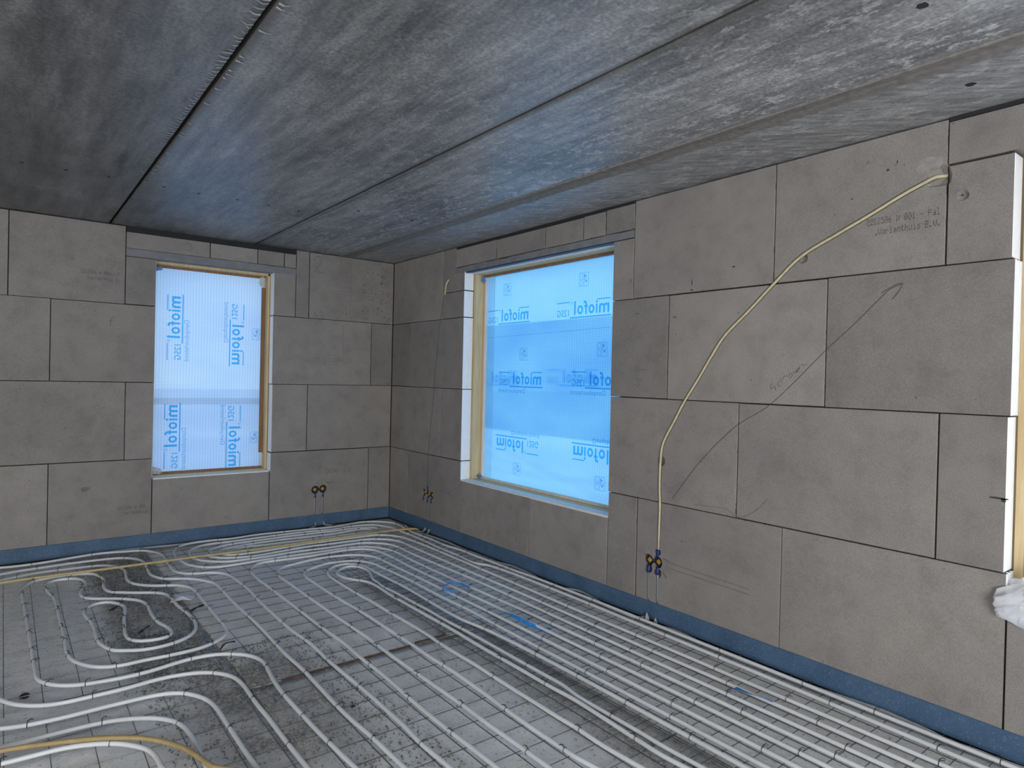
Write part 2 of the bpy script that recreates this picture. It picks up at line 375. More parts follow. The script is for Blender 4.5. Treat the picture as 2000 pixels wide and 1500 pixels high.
# ------------------------------------------------------------------ walls of large blocks
TOP = 2.570; FL = -.105; G = .0034
def make_block(mp, u0, u1, z0, z1, parent, material=M_BLOCK, notch=None, name='block', opening=None):
    p = random.uniform(-.0008, .0008)
    bm = bmesh.new()
    a, b = u0+G*random.uniform(.6, 1.4), u1-G*random.uniform(.6, 1.4); c, d = z0+G*random.uniform(.3, 1.2), z1-G*random.uniform(.5, 1.3)
    if notch:
        # end of the block towards the window keeps its tongue-and-groove profile
        e = b if notch > 0 else a; s = -1 if notch > 0 else 1; o = a if notch > 0 else b
        prof = [(o, p), (e, p), (e, .030), (e+s*.010, .034), (e+s*.010, .046), (e, .050), (e, .066), (e+s*.008, .069), (e+s*.008, .080), (e, .083), (e, .1), (o, .1)]
        lo = [bm.verts.new(mp(u, q, c)) for u, q in prof]; hi = [bm.verts.new(mp(u, q, d)) for u, q in prof]
        n = len(prof)
        bm.faces.new(lo); bm.faces.new(hi[::-1])
        for i in range(n): bm.faces.new((lo[i], hi[i], hi[(i+1) % n], lo[(i+1) % n]))
    else:
        q0 = mp(a, p, c); q1 = mp(b, .1, d)
        box(bm, [min(x, y) for x, y in zip(q0, q1)], [max(x, y) for x, y in zip(q0, q1)], .0022)
    bmesh.ops.recalc_face_normals(bm, faces=bm.faces); bm.normal_update()
    ax = Vector((1, 0, 0)) if mp is PA else Vector((0, 1, 0))
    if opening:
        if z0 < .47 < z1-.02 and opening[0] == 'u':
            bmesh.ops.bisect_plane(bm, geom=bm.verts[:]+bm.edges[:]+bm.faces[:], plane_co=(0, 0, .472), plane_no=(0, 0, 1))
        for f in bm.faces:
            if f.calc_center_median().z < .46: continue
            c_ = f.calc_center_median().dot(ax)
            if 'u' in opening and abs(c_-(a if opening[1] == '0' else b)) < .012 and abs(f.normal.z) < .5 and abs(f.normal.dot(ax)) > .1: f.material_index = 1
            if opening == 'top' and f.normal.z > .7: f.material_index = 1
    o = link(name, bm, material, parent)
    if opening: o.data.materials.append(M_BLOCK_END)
    return o
wallA = struct('wall_left', 'grey block wall with the smaller, narrower foil covered window')
wallB = struct('wall_right', 'grey block wall with the wide blue foil window and the chased cream conduit')
H1, H2, H3 = 1.929, 1.286, .643
A_BLOCKS = [(-4.2, -3.211, H1, TOP), (-3.211, -2.449, H1, TOP), (-2.449, -2.223, H1, 2.325, 'dark'), (-1.25, -1.037, H1, 2.333), (-1.037, -.907, H1, TOP, 'dark'), (-.907, -.002, H1, TOP),
            (-2.449, -1.805, 2.392, 2.527), (-1.805, -1.397, 2.392, 2.527), (-1.397, -1.152, 2.392, 2.527), (-1.152, -1.037, 2.392, 2.527),
            (-3.93, -2.947, H2, H1), (-2.947, -2.222, H2, H1), (-1.248, -.245, H2, H1, 'n-'), (-.245, -.002, H2, H1, 'dark'), (-5, -3.93, H2, H1),
            (-4.42, -3.426, H3, H2), (-3.426, -2.436, H3, H2), (-2.436, -2.222, H3, H2), (-1.248, -.903, H3, H2), (-.903, -.002, H3, H2),
            (-3.93, -2.946, FL, H3), (-2.946, -2.228, FL, H3), (-2.228, -1.252, FL, .470), (-1.252, -.247, FL, H3), (-.247, -.002, FL, H3, 'dark'), (-5, -3.93, FL, H3),
            (-5.4, -4.42, H3, H2), (-5.2, -4.2, H1, TOP), (-6, -5.2, H1, TOP), (-6, -5, H2, H1), (-6.4, -5.4, H3, H2), (-6, -5, FL, H3)]
B_BLOCKS = [(-.98, 0, H1, TOP), (-1.187, -.98, 2.17, TOP, 'dark'), (-1.342, -.98, H1, 2.17), (-1.342, -1.187, 2.17, 2.338),
            (-1.806, -1.187, 2.384, 2.553), (-2.43, -1.806, 2.384, 2.548), (-2.84, -2.43, 2.384, 2.548), (-3.06, -2.84, 2.384, 2.553), (-3.318, -3.06, 2.384, 2.556),
            (-3.318, -3.134, H1, 2.330), (-4.302, -3.318, H1, TOP-.002), (-5.104, -4.302, H1, TOP-.002), (-5.350, -5.104, H1, 2.362), (-6.95, -5.104, 2.366, 2.555),
            (-.385, 0, H2, H1, 'dark'), (-1.342, -.385, H2, H1, 'n-'), (-3.612, -3.138, H2, H1, 'dark'), (-4.593, -3.612, H2, H1), (-5.358, -4.593, H2, H1, 'dn-'),
            (-.98, 0, H3, H2), (-1.346, -.98, H3, H2), (-4.113, -3.138, H3, H2), (-5.098, -4.113, H3, H2), (-5.352, -5.098, H3, H2, 'dark'),
            (-.376, 0, FL, H3), (-1.346, -.376, FL, H3, 'n-'), (-2.312, -1.346, FL, .470), (-3.143, -2.312, FL, .470), (-3.398, -3.143, FL, H3), (-4.387, -3.398, FL, H3), (-5.360, -4.387, FL, H3, 'n-'), (-6.95, -5.360, FL, .470),
            (-8.2, -6.95, FL, H3), (-8.4, -7.0, H3, H2), (-8.2, -6.95, H2, H1), (-8.4, -6.95, H1, TOP)]
def wall_blocks(lst, mp, parent):
    out = []
    for t in lst:
        u0, u1, z0, z1 = t[:4]; k = t[4] if len(t) > 4 else ''
        nt_ = 0
        if '-' in k: nt_ = -1 if mp is PB else (-1)
        ops = None
        for (w0, w1, wz0, wz1) in ((-2.222, -1.250, .470, 2.327),) if mp is PA else ((-3.138, -1.343, .470, 2.332), (-6.95, -5.355, .470, 2.362)):
            if z1 > wz0+.05 and z0 < wz1-.05:
                if abs(u0-w1) < .012: ops = 'u0'
                if abs(u1-w0) < .012: ops = 'u1'
            elif abs(z1-wz0) < .012 and u0 < w1-.02 and u1 > w0+.02: ops = 'top'
        out.append((make_block(mp, u0, u1, z0, z1, parent, M_BLOCK_DARK if k.startswith('d') else M_BLOCK, nt_ or None, 'block', ops), t))
    return out
# for both walls the notched end is the low-u end next to an opening
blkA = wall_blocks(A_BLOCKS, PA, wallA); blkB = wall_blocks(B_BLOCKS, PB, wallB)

# lintels
def lintel(mp, u0, u1, z0, z1, parent, rough):
    bm = bmesh.new(); n = 40; rows = []
    for i in range(n+1):
        u = u0+(u1-u0)*i/n
        t = z1+(noise.noise(Vector((u*6, 3, 0)))*rough); b = z0
        rows.append([bm.verts.new(mp(u, -.0015, b)), bm.verts.new(mp(u, -.0015, t)), bm.verts.new(mp(u, .099, t)), bm.verts.new(mp(u, .099, b))])
    for r, s in zip(rows, rows[1:]):
        for k in range(4): bm.faces.new((r[k], r[(k+1) % 4], s[(k+1) % 4], s[k]))
    bm.faces.new(rows[0]); bm.faces.new(rows[-1][::-1]); bmesh.ops.recalc_face_normals(bm, faces=bm.faces)
    return link('lintel', bm, M_LINTEL, parent)
lintel(PA, -2.447, -1.038, 2.327, 2.390, wallA, .002)
lintel(PB, -3.316, -1.189, 2.332, 2.380, wallB, .010)
# dark compressed strip above the window blocks, and the hidden core behind the blocks
boxo('gap_filler', (-2.447, .006, 2.527), (-1.038, .1, 2.572), M_VOID, wallA)
boxo('gap_filler', (.006, -3.316, 2.548), (.1, -1.189, 2.574), M_VOID, wallB)
boxo('gap_filler', (.004, -6.95, 2.555), (.1, -5.106, 2.574), M_VOID, wallB)
def core(mp, parent, span, holes):
    us = sorted({span[0], span[1], *[h[0] for h in holes], *[h[1] for h in holes]})
    for a, b in zip(us, us[1:]):
        h = [h for h in holes if h[0] <= a and h[1] >= b]
        segs = [(FL-.1, 2.7)] if not h else [(FL-.1, h[0][2]), (h[0][3], 2.7)]
        for z0, z1 in segs:
            q0 = mp(a, .1005, z0); q1 = mp(b, .34, z1)
            boxo('cavity_insulation', [min(x, y) for x, y in zip(q0, q1)], [max(x, y) for x, y in zip(q0, q1)], M_INSUL, parent)
    q0 = None
WA = (-2.222, -1.250, .470, 2.327); WB = (-3.138, -1.343, .470, 2.332); WC = (-6.95, -5.355, .470, 2.362)
core(PA, wallA, (-7.6, .34), [WA]); core(PB, wallB, (-9.6, 0.1), [WB, WC])

# --- chases and socket holes cut into the blocks of the right and left wall
CH = [(-5.103, 2.327), (-5.062, 2.325), (-5.012, 2.308), (-4.926, 2.274), (-4.788, 2.209), (-4.641, 2.144), (-4.448, 2.053), (-4.311, 1.936), (-4.164, 1.799), (-4.008, 1.659), (-3.926, 1.545), (-3.828, 1.396), (-3.74, 1.268), (-3.68, 1.163), (-3.592, 1.005), (-3.578, .906), (-3.575, .747), (-3.582, .616), (-3.580, .483), (-3.573, .345)]
TH = [(-1.091, 2.293), (-1.021, 2.231), (-.995, 2.135), (-.932, 1.862), (-.868, 1.382), (-.841, 1.119), (-.795, .812), (-.779, .546), (-.781, .322)]
SOCK_B = [(-3.501, .264), (-3.572, .266)]; SOCK_C = [(-.708, .268), (-.782, .258), (-.850, .259)]; SOCK_A = [(-.806, .255), (-.728, .258)]
def cutter_tube(mp, pts2, r, d=.002):
    bm = bmesh.new(); tube(bm, catmull([mp(u, d, z) for u, z in pts2], .04), r, 8); bmesh.ops.recalc_face_normals(bm, faces=bm.faces); return link('cut', bm, None)
def cutter_disc(mp, u, z, r, depth=.05, squash=1.0):
    bm = bmesh.new(); n = 20; ra = []; rb = []
    for k in range(n):
        a = 2*math.pi*k/n; ra.append(bm.verts.new(mp(u+r*math.cos(a), -.02, z+r*squash*math.sin(a)))); rb.append(bm.verts.new(mp(u+r*math.cos(a), depth, z+r*squash*math.sin(a))))
    bm.faces.new(ra); bm.faces.new(rb[::-1])
    for k in range(n): bm.faces.new((ra[k], rb[k], rb[(k+1) % n], ra[(k+1) % n]))
    bmesh.ops.recalc_face_normals(bm, faces=bm.faces); return link('cut', bm, None)
def cutter_ball(mp, u, z, r, d):
    bm = bmesh.new(); bmesh.ops.create_icosphere(bm, subdivisions=2, radius=1, matrix=Matrix.Translation(mp(u, d, z)) @ Matrix.Scale(r, 4))
    for v in bm.verts: v.co += Vector([random.uniform(-1, 1)*r*.08 for _ in range(3)])
    return link('cut', bm, None)
cutB = [cutter_tube(PB, CH, .0135, .004), cutter_tube(PB, TH[1:], .0055, .001), cutter_ball(PB, -5.07, 2.325, .075, -.052),
        cutter_ball(PB, -5.165, 2.222, .030, -.018), cutter_ball(PB, -3.582, .90, .034, -.006), cutter_ball(PB, -4.46, 2.045, .03, -.006)]
cutA = []
for (u, z) in SOCK_B+SOCK_C: cutB += [cutter_disc(PB, u, z, .0385), cutter_tube(PB, [(u, z-.02), (u, z-.06), (u-.004, -.03)], .0105, .006)]
for (u, z) in SOCK_A: cutA += [cutter_disc(PA, u, z, .040), cutter_tube(PA, [(u, z-.02), (u, z-.06), (u-.004, -.03)], .0115, .006)]
for (u, z) in [(-3.503, .215), (-3.577, .20)]: cutB.append(cutter_ball(PB, u, z, .032, .0))
cutB.append(cutter_ball(PB, -3.576, .33, .022, .0))
def aabb(o):
    P = [v.co for v in o.data.vertices]
    return [min(p[i] for p in P) for i in range(3)], [max(p[i] for p in P) for i in range(3)]
def apply_cuts(blocks, cuts):
    info = [(c, aabb(c)) for c in cuts]
    for o, _ in blocks:
        lo, hi = aabb(o); hit = [c for c, (l, h) in info if all(l[i] < hi[i] and h[i] > lo[i] for i in range(3))]
        if not hit: continue
        for c in hit:
            m = o.modifiers.new('b', 'BOOLEAN'); m.operation = 'DIFFERENCE'; m.object = c; m.solver = 'EXACT'
        dg = bpy.context.evaluated_depsgraph_get(); dg.update()
        me = bpy.data.meshes.new_from_object(o.evaluated_get(dg)); o.modifiers.clear()
        if len(me.polygons) > 5: o.data = me
    for c in cuts: me = c.data; bpy.data.objects.remove(c); bpy.data.meshes.remove(me)
apply_cuts(blkB, cutB); apply_cuts(blkA, cutA)
for o, _ in blkA+blkB:
    if not o.data.materials: o.data.materials.append(M_BLOCK)

# --- writing stamped and pencilled on the blocks
DOT = {'2': '01110 10001 00001 00110 01000 10000 11111', '1': '00100 01100 00100 00100 00100 00100 01110', '5': '11111 10000 11110 00001 00001 10001 01110', '8': '01110 10001 10001 01110 10001 10001 01110',
 '6': '00110 01000 10000 11110 10001 10001 01110', 'W': '10001 10001 10001 10101 10101 11011 10001', '0': '01110 10001 10011 10101 11001 10001 01110', '4': '00010 00110 01010 10010 11111 00010 00010', '-': '00000 00000 00000 11111 00000 00000 00000',
 'P': '11110 10001 10001 11110 10000 10000 10000', 'a': '00000 00000 01110 00001 01111 10001 01111', 'l': '01100 00100 00100 00100 00100 00100 01110', 'V': '10001 10001 10001 10001 10001 01010 00100', 'r': '00000 00000 10110 11001 10000 10000 10000',
 'i': '00100 00000 01100 00100 00100 00100 01110', 'n': '00000 00000 10110 11001 10001 10001 10001', 't': '01000 01000 11100 01000 01000 01001 00110', 'h': '10000 10000 10110 11001 10001 10001 10001', 'u': '00000 00000 10001 10001 10001 10011 01101',
 's': '00000 00000 01111 10000 01110 00001 11110', 'B': '11110 10001 10001 11110 10001 10001 11110', '.': '00000 00000 00000 00000 00000 01100 01100', ' ': '00000 00000 00000 00000 00000 00000 00000'}
def stamp(parent, mp, su, lines):
    """dot matrix printing: every dot is a tiny flat diamond"""
    bm = bmesh.new(); rs = random.Random(2)
    for s, u, z, h in lines:
        p = h/7; pu = p*.62
        for ci, ch in enumerate(s):
            for ri, row in enumerate(DOT[ch].split()):
                for k, b in enumerate(row):
                    if b == '1' and rs.random() > .05:
                        x = u+su*(ci*6+k)*pu; y = z+h-(ri+.5)*p; q = p*.50*rs.uniform(.8, 1.15)
                        bm.faces.new([bm.verts.new(mp(x+a_*q*.75, -.0016, y+b_*q)) for a_, b_ in ((0, 1), (1, 0), (0, -1), (-1, 0))])
    return link('stamped_print', bm, M_PRINT, parent)
hb = {'B1': [o for o, t in blkB if t[0] == -5.104 and t[3] > 2.5][0], 'A1': [o for o, t in blkA if t[0] == -3.211][0], 'A4': [o for o, t in blkA if t[0] == -2.946][0]}
stamp(hb['B1'], PB, -1, [('2212586 W 001 - Pal', -4.772, 2.156, .031), ('Varianthuis B.V.', -4.826, 2.106, .031)])
stamp(hb['A1'], PA, 1, [('2212586 W 004 - P', -2.757, 2.150, .030), ('Varianthuis B.', -2.707, 2.104, .030)])
stamp(hb['A4'], PA, 1, [('2212586 W 004', -2.479, .232, .030), ('Varianthuis', -2.430, .190, .030)])
def strokes(parent, mp, lst, w, material=M_PENCIL, name='pencil_marks'):
    bm = bmesh.new()
    for s in lst: join_bm(bm, ribbon(s, mp, w))
    return link(name, bm, material, parent)
strokes(wallB, PB, [[(-4.937, 1.867), (-4.883, 1.846), (-4.847, 1.812), (-4.734, 1.699), (-4.604, 1.579), (-4.499, 1.473), (-4.399, 1.373), (-4.281, 1.268), (-4.117, 1.167), (-4.025, 1.088), (-3.943, 1.008), (-3.843, .898), (-3.755, .785), (-3.679, .683)],
                    [(-4.846, 1.832), (-4.885, 1.853), (-4.919, 1.869), (-4.937, 1.867), (-4.92, 1.83), (-4.894, 1.798)]], .0030)
strokes(wallB, PB, [[(-4.308, 1.398), (-4.301, 1.379), (-4.303, 1.366), (-4.315, 1.376), (-4.329, 1.384), (-4.331, 1.359)], [(-4.347, 1.411), (-4.342, 1.392), (-4.354, 1.38), (-4.360, 1.390)], [(-4.357, 1.424), (-4.367, 1.402)],
                    [(-4.371, 1.419), (-4.373, 1.434), (-4.396, 1.44)], [(-4.408, 1.457), (-4.402, 1.434), (-4.411, 1.425), (-4.423, 1.447), (-4.416, 1.455)], [(-4.425, 1.457), (-4.445, 1.459), (-4.450, 1.479), (-4.438, 1.463), (-4.446, 1.457), (-4.461, 1.487), (-4.458, 1.472)],
                    [(-4.468, 1.495), (-4.474, 1.502), (-4.482, 1.492), (-4.499, 1.503)]], .0022)
strokes(wallB, PB, [[(-3.643, .286), (-3.80, .281), (-3.964, .276), (-4.209, .268)], [(-3.628, .251), (-3.893, .246), (-4.21, .240)], [(-3.828, .672), (-3.952, .678), (-4.064, .682), (-4.119, .649), (-4.222, .695), (-4.302, .777)]], .0026, M_PENCIL2)
strokes(wallB, PB, [[(-3.345, 1.478), (-3.360, 1.486), (-3.366, 1.474), (-3.348, 1.458), (-3.368, 1.458)], [(-3.385, 1.478), (-3.379, 1.462), (-3.394, 1.462), (-3.40, 1.474)], [(-3.405, 1.466), (-3.418, 1.474), (-3.424, 1.464), (-3.452, 1.468)],
                    [(-3.352, 1.405), (-3.362, 1.407)], [(-3.378, 1.414), (-3.372, 1.394)], [(-3.395, 1.412), (-3.388, 1.396), (-3.402, 1.398), (-3.404, 1.410)], [(-3.345, 1.372), (-3.356, 1.372)], [(-3.372, 1.378), (-3.368, 1.364), (-3.380, 1.364)], [(-3.395, 1.378), (-3.39, 1.364), (-3.403, 1.366)]], .002)
strokes(wallB, PB, [[(-1.02, .335), (-1.06, .333)], [(-.90, .32), (-.94, .322)], [(-1.08, .34), (-1.10, .325), (-1.12, .34)], [(-1.14, .32), (-1.15, .335), (-1.17, .32)], [(-3.62, .30), (-3.66, .293)], [(-3.615, .22), (-3.65, .185)], [(-3.46, .30), (-3.53, .29)]], .003)
strokes(wallA, PA, [[(-1.0, 1.536), (-.45, 1.552)], [(-.95, 1.512), (-.448, 1.527)], [(-.686, 2.215), (-.2, 2.233), (-.038, 2.237)], [(-.675, 2.187), (-.2, 2.20), (-.038, 2.205)], [(-.551, 1.89), (-.544, 1.572)], [(-.483, 2.555), (-.481, 1.98)]], .0026, M_PENCIL2)
strokes(wallA, PA, [[(-2.0, 2.487), (-1.975, 2.497), (-1.955, 2.482), (-1.975, 2.468), (-1.95, 2.455), (-1.965, 2.432), (-2.0, 2.436)],
                    [(-.865, 2.49), (-.845, 2.535), (-.80, 2.53), (-.79, 2.49), (-.835, 2.42), (-.86, 2.385), (-.82, 2.388), (-.755, 2.375)],
                    [(-.70, .455), (-.705, .41), (-.685, .405), (-.672, .43), (-.70, .458)], [(-.657, .45), (-.655, .41), (-.635, .41), (-.63, .452)], [(-.622, .408), (-.605, .452), (-.59, .408)], [(-.618, .424), (-.594, .424)],
                    [(-.58, .448), (-.572, .41), (-.56, .44), (-.55, .41), (-.54, .448)], [(-.49, .445), (-.515, .435), (-.515, .412), (-.485, .408)], [(-.455, .45), (-.475, .43), (-.455, .408), (-.435, .43), (-.455, .45)],
                    [(-.80, .335), (-.77, .30)], [(-.70, .335), (-.66, .295)], [(-.69, .315), (-.58, .322)], [(-2.52, 1.82), (-2.545, 1.80), (-2.55, 1.74)], [(-2.53, 1.785), (-2.56, 1.78)]], .0034)

# small chips and dark marks on the right wall (things that stay put)
def marks(parent, mp, lst):
    bm = bmesh.new()
    for u, z, w, h in lst:
        n = 9; vs = [bm.verts.new(mp(u+w*math.cos(2*math.pi*k/n)*random.uniform(.6, 1.1), -.0012, z+h*math.sin(2*math.pi*k/n)*random.uniform(.6, 1.1))) for k in range(n)]
        bm.faces.new(vs)
    link('dark_scuffs', bm, M_PRINT, parent)
marks(wallB, PB, [(-5.325, .946, .042, .006), (-5.34, .94, .012, .010), (-5.163, 2.223, .006, .006), (-4.86, 2.402, .009, .006), (-4.90, 2.43, .004, .010), (-3.78, 1.99, .004, .022), (-3.78, 1.945, .010, .005), (-4.06, 2.05, .012, .005), (-4.095, 1.789, .004, .004),
                  (-4.115, .68, .004, .022), (-3.66, 1.79, .02, .003), (-3.36, 1.83, .018, .003), (-3.30, 2.05, .003, .01), (-4.70, 2.30, .006, .004), (-4.62, 2.24, .004, .004)])
marks(wallA, PA, [(u, z, random.uniform(.003, .007), random.uniform(.003, .010)) for u, z in [(random.uniform(-.35, -.03), random.uniform(1.95, 2.45)) for _ in range(46)]+[(random.uniform(-.85, -.3), random.uniform(1.94, 2.0)) for _ in range(12)]])

def joint_chips(parent, mp, lst, n, seed):
    rc = random.Random(seed); bm = bmesh.new()
    for _ in range(n):
        t = rc.choice(lst); u0, u1, z0, z1 = t[:4]; L = rc.uniform(.004, .030); w = rc.uniform(.0015, .0038)
        if rc.random() < .6: u = rc.uniform(u0+.03, u1-.03) if u1-u0 > .08 else (u0+u1)/2; z = rc.choice((z0, z1)); hu, hz = L, w
        else: u = rc.choice((u0, u1)); z = rc.uniform(z0+.02, z1-.02); hu, hz = w, L
        if z < .02 or z > 2.56 or u > -.01 or (z <= .475 and z >= .465) : continue
        k = 7; bm.faces.new([bm.verts.new(mp(u+hu*.5*math.cos(2*math.pi*i/k)*rc.uniform(.6, 1.2), -.0011, z+hz*math.sin(2*math.pi*i/k)*rc.uniform(.5, 1.2))) for i in range(k)])
    tag(link('joint_chips', bm, M_VOID, parent), kind='stuff')
joint_chips(wallA, PA, [t for t in A_BLOCKS if t[1] > -3.6 and abs(t[0]+2.222) > .03 and abs(t[1]+2.222) > .03 and abs(t[0]+1.25) > .03 and abs(t[1]+1.25) > .03], 150, 5)
joint_chips(wallB, PB, [t for t in B_BLOCKS if t[1] > -5.4 and all(abs(q-w) > .03 for q in t[:2] for w in (-1.343, -3.138, -5.355))], 190, 6)
# pale plaster repairs and a dark smear that stay on the blocks
def blot(parent, mp, u, z, ru, rz, material, seed, name, d=-.0013):
    bm = bmesh.new(); k = 26; bm.faces.new([bm.verts.new(mp(u+ru*math.cos(a)*(1+.35*noise.noise(Vector((math.cos(a)*1.6, math.sin(a)*1.6, seed)))), d, z+rz*math.sin(a)*(1+.35*noise.noise(Vector((math.cos(a)*1.6, math.sin(a)*1.6, seed+9)))))) for a in (2*math.pi*i/k for i in range(k))])
    return link(name, bm, material, parent)
M_REPAIR = simple('plaster_repair', (.305, .285, .26), .9, 0, 30, .22, .5); M_SMEAR = simple('dark_smear', (.17, .16, .15), .9, 0, 25, .3)
blot(wallB, PB, -5.03, 2.385, .060, .035, M_REPAIR, 3, 'plaster_repair'); blot(wallB, PB, -3.318, 2.44, .004, .05, M_REPAIR, 5, 'plaster_repair')
blot(wallA, PA, -2.70, .425, .030, .022, M_SMEAR, 2, 'dark_smear')

# ------------------------------------------------------------------ ceiling of prestressed slabs
ceil = struct('ceiling', 'grey concrete slab ceiling with dark joints running away from the camera')
CZ = 2.574
def slab(x0, x1):
    bm = bmesh.new(); n = 70; y0, y1 = -9.7, .30; ch = .007
    rows = []
    for i in range(n+1):
        y = y0+(y1-y0)*i/n
        j0 = noise.noise(Vector((x0*5, y*4, 0)))*.0022; j1 = noise.noise(Vector((x1*5, y*4, 7)))*.0022
        rows.append([bm.verts.new(v) for v in ((x0+j0, y, CZ+.16), (x0+j0, y, CZ+ch), (x0+ch+j0, y, CZ), (x1-ch+j1, y, CZ), (x1+j1, y, CZ+ch), (x1+j1, y, CZ+.16))])
    for r, s in zip(rows, rows[1:]):
        for k in range(6): bm.faces.new((r[k], r[(k+1) % 6], s[(k+1) % 6], s[k]))
    bm.faces.new(rows[0]); bm.faces.new(rows[-1][::-1]); bmesh.ops.recalc_face_normals(bm, faces=bm.faces)
    return link('ceiling_slab', bm, M_CEIL, ceil)
JX = [-7.5, -6.05, -4.885, -3.725, -2.562, -1.408]
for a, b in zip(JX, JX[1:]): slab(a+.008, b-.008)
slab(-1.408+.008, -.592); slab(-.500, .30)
boxo('roof_cover', (-7.8, -9.8, CZ+.161), (.6, .5, CZ+.22), M_VOID, ceil)
# mortar filled joint with ragged lips
bm = bmesh.new(); n = 260; rows = []
for i in range(n+1):
    y = -9.6+9.85*i/n
    a = -.606+noise.noise(Vector((y*5, 1, 0)))*.007+noise.noise(Vector((y*22, 1, 0)))*.004; b = -.486+noise.noise(Vector((y*5, 9, 0)))*.008+noise.noise(Vector((y*20, 6, 0)))*.005
    rows.append([bm.verts.new(v) for v in ((a, y, CZ+.004), (a+.006, y, CZ-.008), ((a+b)/2, y, CZ-.003), (b-.006, y, CZ-.009), (b, y, CZ+.004))])
for r, s in zip(rows, rows[1:]):
    for k in range(4): bm.faces.new((r[k], r[k+1], s[k+1], s[k]))
link('mortar_joint', bm, M_MORTAR, ceil)
# burrs of dried slurry curling from the second joint
bm = bmesh.new(); y = -4.25
while y < -.5:
    y += random.uniform(.022, .05)
    for sgn in ((-1, 1) if random.random() < .3 else (-1,)):
        L = random.uniform(.016, .045); w = random.uniform(.004, .008); x = -2.562+sgn*.012
        p = [Vector((x, y, CZ)), Vector((x+sgn*L*.5, y+random.uniform(-.006, .006), CZ-.004)), Vector((x+sgn*L, y+random.uniform(-.010, .010), CZ-.0015))]
        prev = None
        for i, q in enumerate(p):
            ww = w*(1-.35*i); a_, b_ = bm.verts.new(q+Vector((0, ww, 0))), bm.verts.new(q-Vector((0, ww, 0)))
            if prev: bm.faces.new((prev[0], prev[1], b_, a_))
            prev = (a_, b_)
tag(link('slurry_burrs', bm, simple('pale_slurry', (.42, .43, .45), .8), ceil), kind='stuff')
# drainage holes: flat dark discs, the shade inside put into the colour
for x, y in [(-3.162, -1.456), (-2.952, -1.46), (-2.734, -1.473), (-2.43, -1.476), (-2.22, -1.465), (-1.979, -1.486), (-1.77, -1.482), (-1.552, -1.475), (-1.226, -1.78), (-.801, -1.805), (-1.005, -5.36), (-.288, -5.27)]:
    bm = bmesh.new(); k = 11 if y > -5 else 15; r0 = .010 if y > -5 else .017; a = []; b = []
    for i in range(k):
        t = 2*math.pi*i/k; q = r0*random.uniform(.8, 1.15); a.append(bm.verts.new((x+q*math.cos(t), y+q*math.sin(t), CZ-.0012))); b.append(bm.verts.new((x+q*1.25*math.cos(t), y+q*1.25*math.sin(t), CZ+.002)))
    bm.faces.new(a)
    for i in range(k): bm.faces.new((a[i], b[i], b[(i+1) % k], a[(i+1) % k]))
    link('drain_hole', bm, M_VOID, ceil)

# ------------------------------------------------------------------ floor, made of large sheets with seams
floor = struct('floor', 'dusty light grey floor under the pipes and mesh')
boxo('subfloor', (-7.6, -9.6, FL-.10), (.34, .34, FL-.03), M_VOID, floor)
SX, SY = -2.290, -3.030
def sheet(x0, x1, y0, y1):
    bm = bmesh.new(); nx = max(2, int((x1-x0)/.05)); ny = max(2, int((y1-y0)/.05)); vs = []
    for j in range(ny+1):
        row = []
        for i in range(nx+1):
            x = x0+(x1-x0)*i/nx; y = y0+(y1-y0)*j/ny
            e = noise.noise(Vector((x*2.5, y*2.5, 0)))*.003+noise.noise(Vector((x*11, y*11, 3)))*.0015
            row.append(bm.verts.new((x, y, FL+e-.002)))
        vs.append(row)
    for j in range(ny):
        for i in range(nx): bm.faces.new((vs[j][i], vs[j][i+1], vs[j+1][i+1], vs[j+1][i]))
    ed = [e for e in bm.edges if e.is_boundary]; r = bmesh.ops.extrude_edge_only(bm, edges=ed)
    for v in [g for g in r['geom'] if isinstance(g, bmesh.types.BMVert)]: v.co.z = FL-.029
    return link('floor_sheet', bm, M_FLOOR, floor, True)
sheet(-7.5, SX-.004, -9.5, .0); sheet(SX+.004, -.99, SY+.006, .0); sheet(-.982, .0, -9.5, .0); sheet(SX+.004, -.99, -9.5, SY-.006)

# other walls of the room, behind the camera
wr = struct('wall_rear', 'block wall behind the camera'); ws = struct('wall_side', 'block wall on the far left behind the camera')
for lo, hi in [((-7.6, -9.6, FL), (-5.3, -9.5, TOP)), ((-1.9, -9.6, FL), (.1, -9.5, TOP)), ((-5.3, -9.6, 2.3), (-1.9, -9.5, TOP))]: boxo('block_panel', lo, hi, M_BLOCK, wr)
for lo, hi in [((-7.6, -9.5, FL), (-7.5, -6.35, TOP)), ((-7.6, -4.05, FL), (-7.5, 0.0, TOP)), ((-7.6, -6.35, 2.3), (-7.5, -4.05, TOP)), ((-7.6, -6.35, FL), (-7.5, -4.05, .25))]: boxo('block_panel', lo, hi, M_BLOCK, ws)

# blue foam edge strip along the foot of both walls, leaning slightly off the wall
def edge_strip(name, mp, u0, u1, label):
    bm = bmesh.new(); n = int(abs(u1-u0)/.05); rows = []
    for i in range(n+1):
        u = u0+(u1-u0)*i/n; w = noise.noise(Vector((u*1.7, 5, 0)))*.003; t = .010+noise.noise(Vector((u*7, 2, 0)))*.0018
        prof = [(-.0016, FL+.004), (-.0016, t), (-.006, t+.001), (-.010, t-.002), (-.013-w, -.05), (-.017-w*2, FL+.008)]
        rows.append([bm.verts.new(mp(u, d, z)) for d, z in prof])
    for r, s in zip(rows, rows[1:]):
        for k in range(6): bm.faces.new((r[k], r[(k+1) % 6], s[(k+1) % 6], s[k]))
    bm.faces.new(rows[0]); bm.faces.new(rows[-1][::-1]); bmesh.ops.recalc_face_normals(bm, faces=bm.faces)
    return tag(link(name, bm, M_FOAM, None, False), label, kind='structure')
edge_strip('baseboard_left', PA, -7.4, -.018, 'blue foam edge strip along the foot of the left wall')
